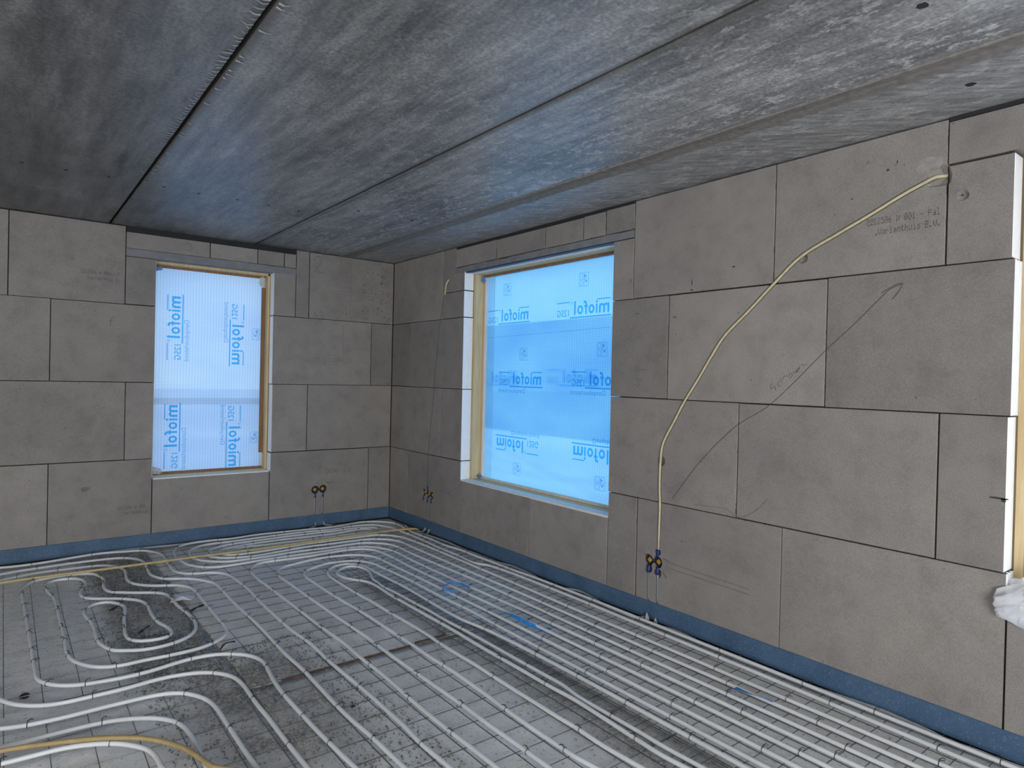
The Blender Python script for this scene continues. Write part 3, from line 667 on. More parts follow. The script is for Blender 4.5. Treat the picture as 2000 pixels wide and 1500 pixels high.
edge_strip('baseboard_right', PB, -9.4, -.018, 'blue foam edge strip along the foot of the right wall')

# ------------------------------------------------------------------ windows
def foil_sheet(mp, u0, u1, z0, z1, d, material, parent, name='foil_sheet', wr_=.006, fold=None, res=.03):
    bm = bmesh.new(); nu = max(2, int((u1-u0)/res)); nz = max(2, int((z1-z0)/res)); vs = []
    for j in range(nz+1):
        row = []
        for i in range(nu+1):
            u = u0+(u1-u0)*i/nu; z = z0+(z1-z0)*j/nz
            e = noise.noise(Vector((u*1.8, z*1.2, d*40)))*wr_+noise.noise(Vector((u*5+z*4, z*7-u*3, 2)))*wr_*.35
            if fold: e += fold(u, z)
            ed = min(u-u0, u1-u, z-z0, z1-z)/.06
            row.append(bm.verts.new(mp(u, d+e*min(1, max(0, ed)), z)))
        vs.append(row)
    for j in range(nz):
        for i in range(nu): bm.faces.new((vs[j][i], vs[j][i+1], vs[j+1][i+1], vs[j+1][i]))
    return link(name, bm, material, parent, True)
def timber(mp, u0, u1, z0, z1, d0, d1, material, parent, name):
    q0 = mp(u0, d0, z0); q1 = mp(u1, d1, z1)
    return boxo(name, [min(a, b) for a, b in zip(q0, q1)], [max(a, b) for a, b in zip(q0, q1)], material, parent, .002)
def logo_unit(mp, d, foil, org, ud, vd, sub=True, reg=True):
    """one printed unit: ud = reading direction, vd = up direction, both in (u,z)"""
    o = Vector((org[0], org[1])); U = Vector(ud); V = Vector(vd)
    def P3(a, b): q = o+U*a+V*b; return mp(q.x, d, q.y)
    bm = bmesh.new()
    def bar(a0, a1, b0, b1): bm.faces.new([bm.verts.new(P3(a, b)) for a, b in ((a0, b0), (a1, b0), (a1, b1), (a0, b1))])
    u3 = P3(1, 0)-P3(0, 0); v3 = P3(0, 1)-P3(0, 0)
    bar(-.01, .425, -.017, -.007); bar(0, .135, .106, .114); bar(.425, .575, .104, .112)
    put_text(bm, 'm', P3(.010, .008), (u3+0*v3), v3, .105, .070, .022)
    put_text(bm, 'i', P3(.128, .008), u3, v3, .018, .095, .022)
    put_text(bm, 'o', P3(.160, .008), u3, v3, .062, .070, .022)
    put_text(bm, 'f', P3(.232, .008), u3, v3, .042, .102, .022)
    put_text(bm, 'o', P3(.280, .008), u3, v3, .062, .070, .022)
    put_text(bm, 'l', P3(.360, .008), u3, v3, .018, .104, .022)
    put_text(bm, '125G', P3(.435, .000), u3, v3, .135, .052, .008)
    put_text(bm, '\u00ae', P3(.392, .088), u3, v3, .024, .026, .0)
    link('lettering', bm, M_FOILPRINT, foil)
    if sub:
        bm = bmesh.new(); put_text(bm, 'Dampdoorlatend', P3(.215, -.076), u3, v3, .365, .050, .0)
        link('lettering', bm, M_FOILPRINT2, foil)
def box_logo(mp, d, foil, u, z, s=.1):
    bm = bmesh.new()
    def seg(a, b, w=.0035):
        a = Vector(a); b = Vector(b); t = (b-a).normalized(); n = Vector((-t.y, t.x))*w/2
        bm.faces.new([bm.verts.new(mp(u+q.x*s, d, z+q.y*s)) for q in (a+n/s, a-n/s, b-n/s, b+n/s)])
    for a, b in (((-.5, -.5), (.5, -.5)), ((.5, -.5), (.5, .5)), ((.5, .5), (-.5, .5)), ((-.5, .5), (-.5, -.5)), ((0, -.5), (0, .5)), ((0, 0), (.5, 0)), ((-.5, .05), (0, 0))): seg(a, b)
    for cx, cy, r in ((.25, .27, .17), (.25, -.25, .17)):
        pts = [(cx+r*math.cos(t), cy+r*math.sin(t)) for t in (2*math.pi*k/12 for k in range(13))]
        for a, b in zip(pts, pts[1:]): seg(a, b)
    for tri in (((-.05, .42), (-.32, .25), (-.05, .08)), ((-.42, -.08), (-.08, -.08), (-.25, -.28))):
        bm.faces.new([bm.verts.new(mp(u+a*s, d, z+b*s)) for a, b in tri])
    link('printed_emblem', bm, M_FOILPRINT2, foil)
def crumple(name, mp, u, z, d, s, material, parent, seed):
    rnd = random.Random(seed); bm = bmesh.new(); bmesh.ops.create_icosphere(bm, subdivisions=3, radius=1)
    for v in bm.verts:
        k = 1+.9*noise.noise(v.co*2.6+Vector((seed, 0, 0))); c = v.co*k; v.co = mp(u+c.x*s[0], d+c.y*s[1], z+c.z*s[2])
    return link(name, bm, material, parent)
# window_1 : left wall
w1 = struct('window_1', 'narrower foil covered window in the left wall')
u0, u1, z0, z1 = WA
timber(PA, u0-.03, u0+.012, z0, z1, .101, .25, M_WOOD, w1, 'frame_post'); timber(PA, u1-.020, u1+.03, z0, z1, .101, .25, M_WOOD, w1, 'frame_post')
timber(PA, u0, u1, z1-.022, z1+.03, .101, .25, M_WOOD, w1, 'frame_head'); timber(PA, u0, u1, z0-.03, z0+.012, .101, .25, M_WOOD, w1, 'frame_sill')
timber(PA, u0+.001, u1-.001, z0-.004, z0+.006, .002, .10, M_WHITE, w1, 'lit_sill_top')  # pale strip for the lit block top, window light put into its colour
timber(PA, u0+.012, u1-.020, z0+.012, z0+.030, .17, .20, M_BROWN, w1, 'batten'); timber(PA, u1-.050, u1-.022, .63, 2.20, .165, .195, M_BROWN, w1, 'batten')
timber(PA, u0+.012, u1-.020, z1-.040, z1-.022, .17, .20, M_BROWN, w1, 'batten')
f1 = foil_sheet(PA, u0+.006, u1-.026, z0+.016, z1-.026, .20, M_FOIL_A, w1)
for org, ud, vd in (((-1.990, 2.058), (0, -1), (-1, 0)), ((-1.566, 1.452), (0, 1), (1, 0)), ((-1.998, 1.095), (0, -1), (-1, 0)), ((-1.580, .503), (0, 1), (1, 0))): logo_unit(PA, .190, f1, org, ud, vd)
box_logo(PA, .190, f1, -1.325, 1.754); box_logo(PA, .190, f1, -1.325, .775)
crumple('foil_fold', PA, u0+.035, z1-.055, .165, (.030, .012, .016), M_TAPE, w1, 3)
crumple('foil_fold', PA, u1-.05, z1-.075, .17, (.025, .018, .05), M_CLEAR, w1, 5); crumple('foil_fold', PA, u0+.03, z0+.045, .17, (.05, .02, .03), M_CLEAR, w1, 6)
timber(PA, u0-.2, u1+.2, 1.075, 1.135, .55, .57, M_WHITE, w1, 'outer_rail')
# window_2 : right wall
w2 = struct('window_2', 'wide blue foil covered window in the right wall')
u0, u1, z0, z1 = WB
timber(PB, u1-.028, u1+.03, z0, z1, .101, .30, M_WOOD, w2, 'frame_post'); timber(PB, u0-.03, u0+.004, z0, z1, .101, .30, M_WOOD, w2, 'frame_post')
timber(PB, u0, u1, z1-.018, z1+.03, .101, .30, M_WOOD, w2, 'frame_head'); timber(PB, u0, u1, z0-.03, z0+.010, .101, .30, M_WOOD, w2, 'frame_sill')
timber(PB, u0+.001, u1-.001, z0-.004, z0+.008, .002, .10, M_WHITE, w2, 'lit_sill_top')  # pale strip again, painted as the lit top of the sill blocks
timber(PB, u0+.001, u1-.001, z1-.010, z1-.004, .004, .04, M_FOAM, w2, 'head_strip'); timber(PB, u0+.001, u1-.001, z1-.012, z1-.002, .06, .10, M_WHITE, w2, 'head_strip')
timber(PB, u1-.062, u1-.040, z0+.010, z1-.03, .185, .215, M_BATTEN, w2, 'batten'); timber(PB, u0+.004, u1-.028, z0+.010, z0+.028, .175, .205, M_BATTEN, w2, 'batten')
timber(PB, u0+.004, u1-.028, z1-.036, z1-.018, .175, .205, M_BROWN, w2, 'batten')
def fold2(u, z):
    e = 0
    for k, (a, b, c, dd) in enumerate(((-1.42, .80, -2.92, .50), (-1.42, .70, -2.3, .55), (-1.6, .56, -2.95, .62))):
        L = math.hypot(c-a, dd-b); dist = ((u-a)*(dd-b)-(z-b)*(c-a))/L; e += .013*math.exp(-(dist/.022)**2)*(1 if k != 1 else .5)
    return -e
f2 = foil_sheet(PB, u0+.006, u1-.045, z0+.018, z1-.022, .215, M_FOIL_B, w2, fold=fold2, wr_=.010)
lap = foil_sheet(PB, u0+.01, u1-.05, .94, 1.862, .222, M_FOIL_LAP, f2, 'foil_overlap', .006)
for org, ud, vd, sub in (((-2.012, 1.880), (1, 0), (0, 1), False), ((-2.930, 1.880), (1, 0), (0, 1), False), ((-2.195, 1.335), (1, 0), (0, 1), True), ((-3.115, 1.345), (1, 0), (0, 1), True), ((-1.595, .880), (-1, 0), (0, -1), True), ((-2.570, .900), (-1, 0), (0, -1), True)):
    logo_unit(PB, .200, f2, org, ud, vd, sub)
for org in ((-1.86, 1.345), (-2.80, 1.36)): logo_unit(PB, .232, f2, org, (1, 0), (0, 1), False)
for u, z in ((-1.705, 2.16), (-2.65, 2.15), (-1.948, 1.598), (-2.857, 1.62), (-1.895, .628), (-2.866, .641)): box_logo(PB, .200, f2, u, z)
bm = bmesh.new(); u = -1.43
while u > -2.93: bm.faces.new([bm.verts.new(PB(a, .200, b+(-1.43-u)*.018)) for a, b in ((u, 1.748), (u-.022, 1.748), (u-.022, 1.752), (u, 1.752))]); u -= .032
link('dashed_line', bm, M_FOILPRINT2, f2)
crumple('foil_fold', PB, u1-.055, z1-.055, .165, (.022, .014, .030), M_TAPE, w2, 8); crumple('foil_fold', PB, u1-.055, z0+.035, .165, (.035, .014, .014), M_TAPE, w2, 9)
# window_3 : right wall, nearly out of the frame
w3 = struct('window_3', 'tall opening at the right edge with pine frame and bunched clear plastic')
u0, u1, z0, z1 = WC
timber(PB, u1-.030, u1+.03, z0, z1, .101, .34, M_WOOD, w3, 'frame_post'); timber(PB, u0-.03, u0+.03, z0, z1, .101, .34, M_WOOD, w3, 'frame_post')
timber(PB, u0, u1, z1-.03, z1+.03, .101, .34, M_BROWN, w3, 'frame_head'); timber(PB, u0, u1, z0-.03, z0+.02, .101, .34, M_WOOD, w3, 'frame_sill')
timber(PB, u1-.05, u1-.032, z0+.02, z1-.25, .125, .16, M_BROWN, w3, 'batten')
# bunched plastic lying over the sill
bm = bmesh.new(); nu, nv = 34, 30; vs = []
for j in range(nv+1):
    row = []
    for i in range(nu+1):
        a = i/nu; b = j/nv           # a along the sill away from the jamb, b over the sill from the room side to the outside
        u = -5.325-a*.60; wd = min(1, (a*3.2)**.7)
        z = .482+(.060+.150*wd)*math.sin(min(1, b*1.15)*math.pi*.5)*1.0-(.030 if b < .2 else 0)*(1-b/.2)*2.0*wd+ .02*wd
        d = -.012-.045*math.sin(min(1, b*2)*math.pi)*wd+.14*max(0, b-.35)
        nn = abs(noise.noise(Vector((a*7+b*3, b*5-a*4, 1))))*.05+abs(noise.noise(Vector((a*17, b*13+a*9, 4))))*.022
        row.append(bm.verts.new(PB(u+nn*.5-.01, d-nn*.7, z+nn*.9-.02)))
    vs.append(row)
for j in range(nv):
    for i in range(nu): bm.faces.new((vs[j][i], vs[j][i+1], vs[j+1][i+1], vs[j+1][i]))
tag(link('plastic_sheet', bm, M_CLEAR, None, False), 'bunched milky white plastic sheet over the sill at the right edge', 'plastic sheet')

# outside: ground far below the sills, so that the foil has a horizon behind it
tag(boxo('ground', (-60, -60, -.9), (80, 80, -.8), simple('pale_ground', (.60, .63, .66), .9, 0, .15, .3)), 'pale ground outside the windows', kind='structure')

# ------------------------------------------------------------------ wire mesh mats
WZ = -.0885; WR = .0023
def wire_mat(label, xs, ys, x0, x1, y0, y1, seed, top_x=False):
    rnd = random.Random(seed)
    t = thing('wire_mesh_mat', label, 'wire mesh', ((x0+x1)/2, (y0+y1)/2, FL), 'wire mesh mats on the floor')
    zx = WZ+(.0044 if top_x else 0); zy = WZ+(0 if top_x else .0044)
    for x in xs:
        if x > -.012 or x < -7: continue
        bm = bmesh.new(); n = 24; ph = rnd.uniform(0, 9)
        tube(bm, [Vector((x+noise.noise(Vector((ph, y0+(y1-y0)*i/n, 0)))*.0035, y0+(y1-y0)*i/n, zy+noise.noise(Vector((ph+5, (y0+(y1-y0)*i/n)*1.3, 0)))*.0018)) for i in range(n+1)], WR, 5)
        link('wire', bm, M_WIRE, t, True)
    for y in ys:
        bm = bmesh.new(); n = 20; ph = rnd.uniform(0, 9)
        tube(bm, [Vector((x0+(x1-x0)*i/n, y+noise.noise(Vector((ph, x0+(x1-x0)*i/n, 0)))*.0035, zx+noise.noise(Vector((ph+3, (x0+(x1-x0)*i/n)*1.3, 0)))*.0018)) for i in range(n+1)], WR, 5)
        link('wire', bm, M_WIRE, t, True)
    return t
YL = [-3.21, -3.07, -2.927, -2.782, -2.638, -2.491, -2.344, -2.193, -2.053, -1.905, -1.77, -1.62, -1.473, -1.316, -1.155]
XL = [-4.66, -4.515, -4.37, -4.225, -4.08, -3.935, -3.79, -3.645, -3.50, -3.355]
wire_mat('wire mesh mat under the pipe loops by the left wall', XL+YL+[-1.01], [-2.282+.1405*k for k in range(-3, 16)], -4.7, -.99, -2.75, -.09, 1)
wire_mat('wire mesh mat in the foreground with wide square meshes', XL+YL+[-1.003], [-3.195-.1437*k for k in range(-2, 27)], -4.7, -.98, -7.0, -2.87, 2)
XR = [-1.207, -1.115, -1.012, -.928, -.820, -.715, -.620, -.52, -.425, -.33, -.228, -.125]
wire_mat('finer wire mesh mat under the straight pipe runs beside the right wall', XR, [-.62-.0975*k for k in range(0, 25)], -1.215, -.03, -3.02, -.58, 3)
wire_mat('finer wire mesh mat with bright cross wires at the front right', [x-.004 for x in XR], [-3.02-.0975*k for k in range(0, 41)], -1.215, -.028, -7.0, -2.98, 4)

# ------------------------------------------------------------------ heating pipes
PIPES = {
 'outer_q1_p6': [(-0.166,-0.643),(-0.148,-0.506),(-0.151,-0.406),(-0.21,-0.302),(-0.291,-0.238),(-0.407,-0.192),(-0.554,-0.22),(-0.721,-0.243),(-0.961,-0.216),(-1.191,-0.19),(-1.416,-0.174),(-1.64,-0.196),(-1.761,-0.172),(-1.863,-0.169),(-1.944,-0.169),(-2.056,-0.236),(-2.112,-0.352),(-2.135,-0.466),(-2.141,-0.585),(-2.13,-0.711),(-2.115,-0.819),(-2.079,-0.899),(-2.025,-0.974),(-1.929,-1.022),(-1.781,-1.023),(-1.666,-1.016),(-1.508,-1.016),(-1.264,-1.024),(-1.094,-1.032),(-1.005,-1.032),(-0.873,-1.044),(-0.756,-1.095),(-0.699,-1.172),(-0.653,-1.27),(-0.641,-1.383),(-0.649,-1.613),(-0.629,-2.695),(-0.615,-3.2),(-0.615,-7)],
 'q2_p5': [(-0.249,-0.893),(-0.262,-0.779),(-0.259,-0.684),(-0.264,-0.569),(-0.312,-0.449),(-0.374,-0.353),(-0.469,-0.325),(-0.569,-0.313),(-0.762,-0.342),(-0.994,-0.303),(-1.226,-0.294),(-1.452,-0.295),(-1.669,-0.304),(-1.79,-0.292),(-1.871,-0.296),(-1.939,-0.331),(-2.003,-0.405),(-2.036,-0.512),(-2.048,-0.629),(-2.02,-0.741),(-1.985,-0.798),(-1.864,-0.911),(-1.756,-0.931),(-1.563,-0.937),(-1.395,-0.92),(-1.224,-0.919),(-1.056,-0.941),(-0.873,-0.939),(-0.737,-0.954),(-0.63,-1.034),(-0.572,-1.113),(-0.549,-1.209),(-0.553,-1.44),(-0.52,-2.546),(-0.52,-3.2),(-0.52,-7)],
 'q3_p4': [(-0.512,-0.691),(-0.438,-0.667),(-0.389,-0.602),(-0.38,-0.521),(-0.446,-0.447),(-0.535,-0.411),(-0.633,-0.398),(-0.738,-0.405),(-0.881,-0.391),(-1.025,-0.388),(-1.254,-0.377),(-1.478,-0.385),(-1.691,-0.392),(-1.826,-0.443),(-1.901,-0.527),(-1.929,-0.6),(-1.927,-0.69),(-1.89,-0.758),(-1.804,-0.823),(-1.623,-0.871),(-1.453,-0.846),(-1.186,-0.817),(-1.011,-0.83),(-0.874,-0.835),(-0.733,-0.841),(-0.642,-0.856),(-0.528,-0.929),(-0.458,-1.038),(-0.444,-1.153),(-0.449,-1.253),(-0.431,-2.424),(-0.425,-3.1),(-0.425,-7)],
 'q4_p3': [(-0.825,-0.61),(-0.725,-0.606),(-0.629,-0.616),(-0.515,-0.623),(-0.467,-0.589),(-0.456,-0.523),(-0.483,-0.468),(-0.561,-0.468),(-0.669,-0.48),(-0.778,-0.499),(-0.926,-0.503),(-1.063,-0.488),(-1.284,-0.467),(-1.504,-0.472),(-1.679,-0.499),(-1.789,-0.534),(-1.832,-0.59),(-1.833,-0.681),(-1.801,-0.737),(-1.747,-0.754),(-1.63,-0.762),(-1.422,-0.752),(-1.15,-0.72),(-0.971,-0.731),(-0.831,-0.735),(-0.686,-0.74),(-0.539,-0.747),(-0.459,-0.794),(-0.371,-0.923),(-0.346,-1.067),(-0.33,-2.287),(-0.33,-3.1),(-0.33,-7)],
 'q5': [(-0.825,-0.61),(-0.967,-0.605),(-1.104,-0.599),(-1.32,-0.574),(-1.489,-0.562),(-1.629,-0.541),(-1.715,-0.573),(-1.746,-0.618),(-1.733,-0.673),(-1.643,-0.666),(-1.439,-0.674),(-1.131,-0.67),(-0.854,-0.677),(-0.658,-0.679),(-0.512,-0.691)],
 'p1': [(-0.105,-0.55),(-0.187,-0.802),(-0.174,-1.134),(-0.181,-1.405),(-0.153,-1.604),(-0.152,-1.794),(-0.143,-2.032),(-0.139,-2.291),(-0.12,-2.6),(-0.12,-7)],
 'p2': [(-0.249,-0.893),(-0.259,-1.188),(-0.272,-1.468),(-0.268,-1.7),(-0.278,-2.011),(-0.228,-2.1),(-0.232,-7)],
 'p7': [(-1.745,-4.252),(-1.748,-4.091),(-1.753,-3.936),(-1.755,-3.76),(-1.753,-3.598),(-1.748,-3.452),(-1.746,-3.276),(-1.752,-3.065),(-1.747,-2.879),(-1.75,-2.786),(-1.759,-2.542),(-1.765,-2.311),(-1.776,-1.957),(-1.784,-1.602),(-1.791,-1.499),(-1.788,-1.487),(-1.786,-1.36),(-1.769,-1.236),(-1.734,-1.158),(-1.668,-1.089),(-1.606,-1.075),(-1.492,-1.087),(-1.292,-1.101),(-1.121,-1.099),(-1.03,-1.092),(-0.9,-1.104),(-0.807,-1.151),(-0.753,-1.234),(-0.747,-1.314),(-0.737,-1.52),(-0.745,-1.786),(-0.723,-2.824),(-0.712,-3.3),(-0.712,-7)],
 'p8': [(-1.587,-4.359),(-1.59,-4.174),(-1.594,-3.999),(-1.591,-3.792),(-1.597,-3.574),(-1.603,-3.328),(-1.608,-3.141),(-1.608,-2.874),(-1.621,-2.483),(-1.625,-2.252),(-1.636,-1.905),(-1.643,-1.664),(-1.644,-1.46),(-1.621,-1.368),(-1.55,-1.284),(-1.444,-1.248),(-1.338,-1.222),(-1.207,-1.205),(-1.085,-1.222),(-0.971,-1.26),(-0.878,-1.348),(-0.849,-1.429),(-0.845,-1.554),(-0.84,-1.756),(-0.832,-1.941),(-0.814,-2.948),(-0.81,-3.3),(-0.81,-7)],
 'p9': [(-1.445,-4.461),(-1.457,-4.367),(-1.457,-4.292),(-1.46,-4.129),(-1.456,-3.935),(-1.45,-3.73),(-1.447,-3.497),(-1.455,-3.253),(-1.454,-3.06),(-1.459,-2.804),(-1.461,-2.568),(-1.476,-2.286),(-1.487,-2.065),(-1.491,-1.782),(-1.491,-1.596),(-1.465,-1.507),(-1.394,-1.435),(-1.29,-1.389),(-1.274,-1.373),(-1.171,-1.374),(-1.039,-1.413),(-0.971,-1.497),(-0.943,-1.574),(-0.936,-1.692),(-0.923,-1.873),(-0.912,-2.086),(-0.911,-2.512),(-0.897,-2.866),(-0.905,-3.2),(-0.905,-7)],
 'p10': [(-1.299,-4.567),(-1.31,-4.367),(-1.305,-4.206),(-1.311,-4.131),(-1.312,-3.941),(-1.314,-3.826),(-1.314,-3.65),(-1.313,-3.457),(-1.318,-3.254),(-1.312,-2.972),(-1.317,-2.764),(-1.327,-2.547),(-1.333,-2.299),(-1.34,-2.223),(-1.347,-1.943),(-1.347,-1.727),(-1.336,-1.629),(-1.297,-1.545),(-1.218,-1.475),(-1.145,-1.461),(-1.078,-1.498),(-1.042,-1.558),(-1.029,-1.647),(-1.031,-1.755),(-1.028,-1.833),(-1.022,-1.984),(-1.014,-2.196),(-1.024,-2.634),(-1.023,-2.917),(-0.987,-3.2),(-0.987,-7)],
 'twin': [(-1.165,-4.67),(-1.173,-4.571),(-1.167,-4.429),(-1.154,-4.215),(-1.146,-4.038),(-1.154,-3.896),(-1.157,-3.628),(-1.161,-3.321),(-1.159,-3.078),(-1.161,-2.894),(-1.165,-2.721),(-1.169,-2.494),(-1.174,-2.276),(-1.167,-2.143),(-1.169,-1.998),(-1.191,-1.92),(-1.238,-1.854),(-1.269,-1.791),(-1.286,-1.714),(-1.274,-1.648),(-1.237,-1.588),(-1.182,-1.546),(-1.114,-1.531),(-1.073,-1.579),(-1.053,-1.671),(-1.068,-1.777),(-1.1,-1.859),(-1.124,-1.937),(-1.124,-2.027),(-1.137,-2.084),(-1.125,-2.279),(-1.119,-2.486),(-1.112,-2.706),(-1.115,-2.89),(-1.107,-3.058),(-1.102,-3.224),(-1.1,-3.593),(-1.098,-3.766),(-1.096,-3.926),(-1.111,-4.001),(-1.115,-4.177),(-1.115,-4.384),(-1.119,-4.527),(-1.113,-4.693)],
 'm1': [(-3.23,-0.194),(-3.112,-0.214),(-2.958,-0.201),(-2.762,-0.162),(-2.591,-0.142),(-2.421,-0.189),(-2.334,-0.213),(-2.258,-0.314),(-2.226,-0.407),(-2.219,-0.534),(-2.226,-0.698),(-2.228,-0.825),(-2.228,-0.933),(-2.207,-1.021),(-2.153,-1.089),(-2.058,-1.12),(-1.996,-1.154),(-1.947,-1.209),(-1.925,-1.289),(-1.918,-1.393),(-1.913,-1.5),(-1.907,-1.636),(-1.918,-1.973),(-1.918,-2.268),(-1.915,-2.524),(-1.896,-2.766),(-1.899,-3.033),(-1.893,-3.269),(-1.888,-3.48),(-1.888,-3.641),(-1.888,-3.843),(-1.894,-3.925),(-1.89,-4.055),(-1.886,-4.144)],
 'm2': [(-3.229,-0.387),(-3.143,-0.364),(-2.994,-0.35),(-2.807,-0.336),(-2.611,-0.342),(-2.511,-0.357),(-2.433,-0.415),(-2.385,-0.497),(-2.366,-0.589),(-2.368,-0.701),(-2.38,-0.847),(-2.381,-0.957),(-2.359,-1.043),(-2.323,-1.116),(-2.235,-1.164),(-2.15,-1.232),(-2.101,-1.313),(-2.066,-1.377),(-2.056,-1.471),(-2.058,-1.869),(-2.051,-2.114),(-2.048,-2.239),(-2.047,-2.454),(-2.052,-2.68),(-2.051,-2.868),(-2.043,-3.034),(-2.043,-3.184),(-2.045,-3.34),(-2.047,-3.484),(-2.043,-3.646),(-2.034,-3.783),(-2.031,-3.921),(-2.028,-4.048)],
 'snail': [(-3.229,-0.553),(-3.201,-0.538),(-3.116,-0.507),(-2.999,-0.485),(-2.848,-0.492),(-2.63,-0.521),(-2.571,-0.58),(-2.53,-0.653),(-2.516,-0.734),(-2.518,-0.83),(-2.528,-0.924),(-2.529,-1.02),(-2.51,-1.107),(-2.46,-1.187),(-2.378,-1.255),(-2.264,-1.318),(-2.239,-1.351),(-2.212,-1.408),(-2.2,-1.53),(-2.203,-1.659),(-2.205,-1.876),(-2.208,-2.11),(-2.207,-2.282),(-2.217,-2.341),(-2.26,-2.416),(-2.326,-2.466),(-2.377,-2.489),(-2.468,-2.5),(-2.581,-2.494),(-2.622,-2.492),(-2.69,-2.488),(-2.744,-2.495),(-2.794,-2.478),(-2.843,-2.452),(-2.889,-2.395),(-2.922,-2.334),(-2.943,-2.268),(-2.953,-2.185),(-2.952,-2.084),(-2.948,-1.93),(-2.949,-1.761),(-2.95,-1.518),(-2.95,-1.29),(-2.956,-1.15),(-2.968,-1.083),(-2.984,-0.969),(-2.988,-0.866),(-2.971,-0.786),(-2.937,-0.748),(-2.879,-0.746),(-2.821,-0.764),(-2.781,-0.818),(-2.765,-0.917),(-2.778,-1.006),(-2.801,-1.074),(-2.814,-1.151),(-2.811,-1.227),(-2.786,-1.283),(-2.703,-1.349),(-2.609,-1.413),(-2.564,-1.457),(-2.521,-1.52),(-2.502,-1.621),(-2.508,-1.721),(-2.51,-1.843),(-2.505,-1.965),(-2.482,-2.057),(-2.466,-2.132),(-2.468,-2.189),(-2.492,-2.235),(-2.539,-2.244),(-2.596,-2.232),(-2.65,-2.204),(-2.675,-2.149),(-2.68,-2.064),(-2.668,-1.943),(-2.647,-1.774),(-2.625,-1.641),(-2.618,-1.555),(-2.631,-1.534),(-2.65,-1.478),(-2.694,-1.426),(-2.742,-1.418),(-2.795,-1.461),(-2.824,-1.524),(-2.831,-1.599),(-2.82,-1.679),(-2.808,-1.78),(-2.808,-1.923),(-2.811,-2.055),(-2.802,-2.15),(-2.786,-2.204),(-2.758,-2.275),(-2.719,-2.298),(-2.642,-2.345),(-2.572,-2.356),(-2.491,-2.346),(-2.414,-2.305),(-2.364,-2.239),(-2.338,-2.147),(-2.328,-2.015),(-2.34,-1.86),(-2.356,-1.707),(-2.356,-1.556),(-2.371,-1.462),(-2.415,-1.4),(-2.528,-1.327),(-2.657,-1.214),(-2.674,-1.146),(-2.674,-1.031),(-2.663,-0.958),(-2.661,-0.857),(-2.672,-0.814),(-2.69,-0.745),(-2.74,-0.686),(-2.859,-0.654),(-2.977,-0.66),(-3.035,-0.683),(-3.064,-0.717),(-3.094,-0.789),(-3.112,-0.889),(-3.116,-1.007),(-3.112,-1.114),(-3.104,-1.473),(-3.099,-1.722),(-3.096,-1.927),(-3.093,-2.097),(-3.092,-2.245),(-3.089,-2.352),(-3.086,-2.441),(-3.065,-2.493),(-3.021,-2.554),(-2.976,-2.589),(-2.931,-2.612),(-2.86,-2.627),(-2.762,-2.643),(-2.647,-2.64),(-2.489,-2.606),(-2.403,-2.605),(-2.346,-2.617),(-2.293,-2.645),(-2.22,-2.71),(-2.187,-2.773),(-2.172,-2.831),(-2.178,-2.918),(-2.195,-3.057),(-2.203,-3.2),(-2.203,-3.329),(-2.198,-3.495),(-2.194,-3.624),(-2.187,-3.733),(-2.181,-3.84),(-2.174,-3.936)],
 'n1': [(-3.222,-2.57),(-3.19,-2.635),(-3.158,-2.678),(-3.117,-2.717),(-3.053,-2.755),(-2.988,-2.769),(-2.92,-2.77),(-2.85,-2.771),(-2.778,-2.772),(-2.694,-2.761),(-2.607,-2.754),(-2.507,-2.774),(-2.438,-2.805),(-2.376,-2.869),(-2.344,-2.927),(-2.328,-3.019),(-2.328,-3.148),(-2.329,-3.253),(-2.324,-3.406),(-2.324,-3.561),(-2.322,-3.698),(-2.32,-3.825)],
 'n2': [(-3.22,-2.872),(-3.162,-2.897),(-3.081,-2.908),(-2.997,-2.914),(-2.932,-2.911),(-2.865,-2.908),(-2.796,-2.91),(-2.717,-2.911),(-2.637,-2.923),(-2.573,-2.957),(-2.528,-3.012),(-2.498,-3.07),(-2.481,-3.142),(-2.475,-3.236),(-2.475,-3.345),(-2.474,-3.472),(-2.473,-3.608),(-2.47,-3.703)],
 'n3': [(-3.22,-3.036),(-3.144,-3.041),(-3.046,-3.039),(-2.943,-3.042),(-2.858,-3.052),(-2.815,-3.066),(-2.745,-3.101),(-2.688,-3.146),(-2.641,-3.21),(-2.622,-3.275),(-2.613,-3.355),(-2.614,-3.455),(-2.615,-3.534),(-2.614,-3.615)],
 'n4': [(-3.219,-3.166),(-3.147,-3.17),(-3.053,-3.174),(-2.975,-3.191),(-2.898,-3.23),(-2.841,-3.272),(-2.801,-3.321),(-2.772,-3.362),(-2.756,-3.41),(-2.748,-3.471),(-2.748,-3.524)],
 'Yfloor': [(-3.229,-0.691),(-3.035,-0.686),(-2.832,-0.695),(-2.649,-0.706),(-2.373,-0.712),(-2.113,-0.715),(-1.968,-0.72),(-1.586,-0.745),(-1.335,-0.747),(-1.158,-0.74),(-0.883,-0.746),(-0.765,-0.751),(-0.591,-0.749),(-0.381,-0.741),(-0.186,-0.779),(-0.124,-0.786),(-0.078,-0.773)],
 'Yfront': [(-3.22,-3.106),(-3.071,-3.152),(-2.937,-3.206),(-2.84,-3.265),(-2.777,-3.317),(-2.718,-3.388),(-2.664,-3.484),(-2.628,-3.592),(-2.606,-3.671)],
 'g1': [(-2.533,-0.094),(-2.393,-0.091),(-2.225,-0.113),(-2.036,-0.136),(-1.938,-0.138),(-1.832,-0.122),(-1.63,-0.156),(-1.403,-0.133),(-1.177,-0.148)],
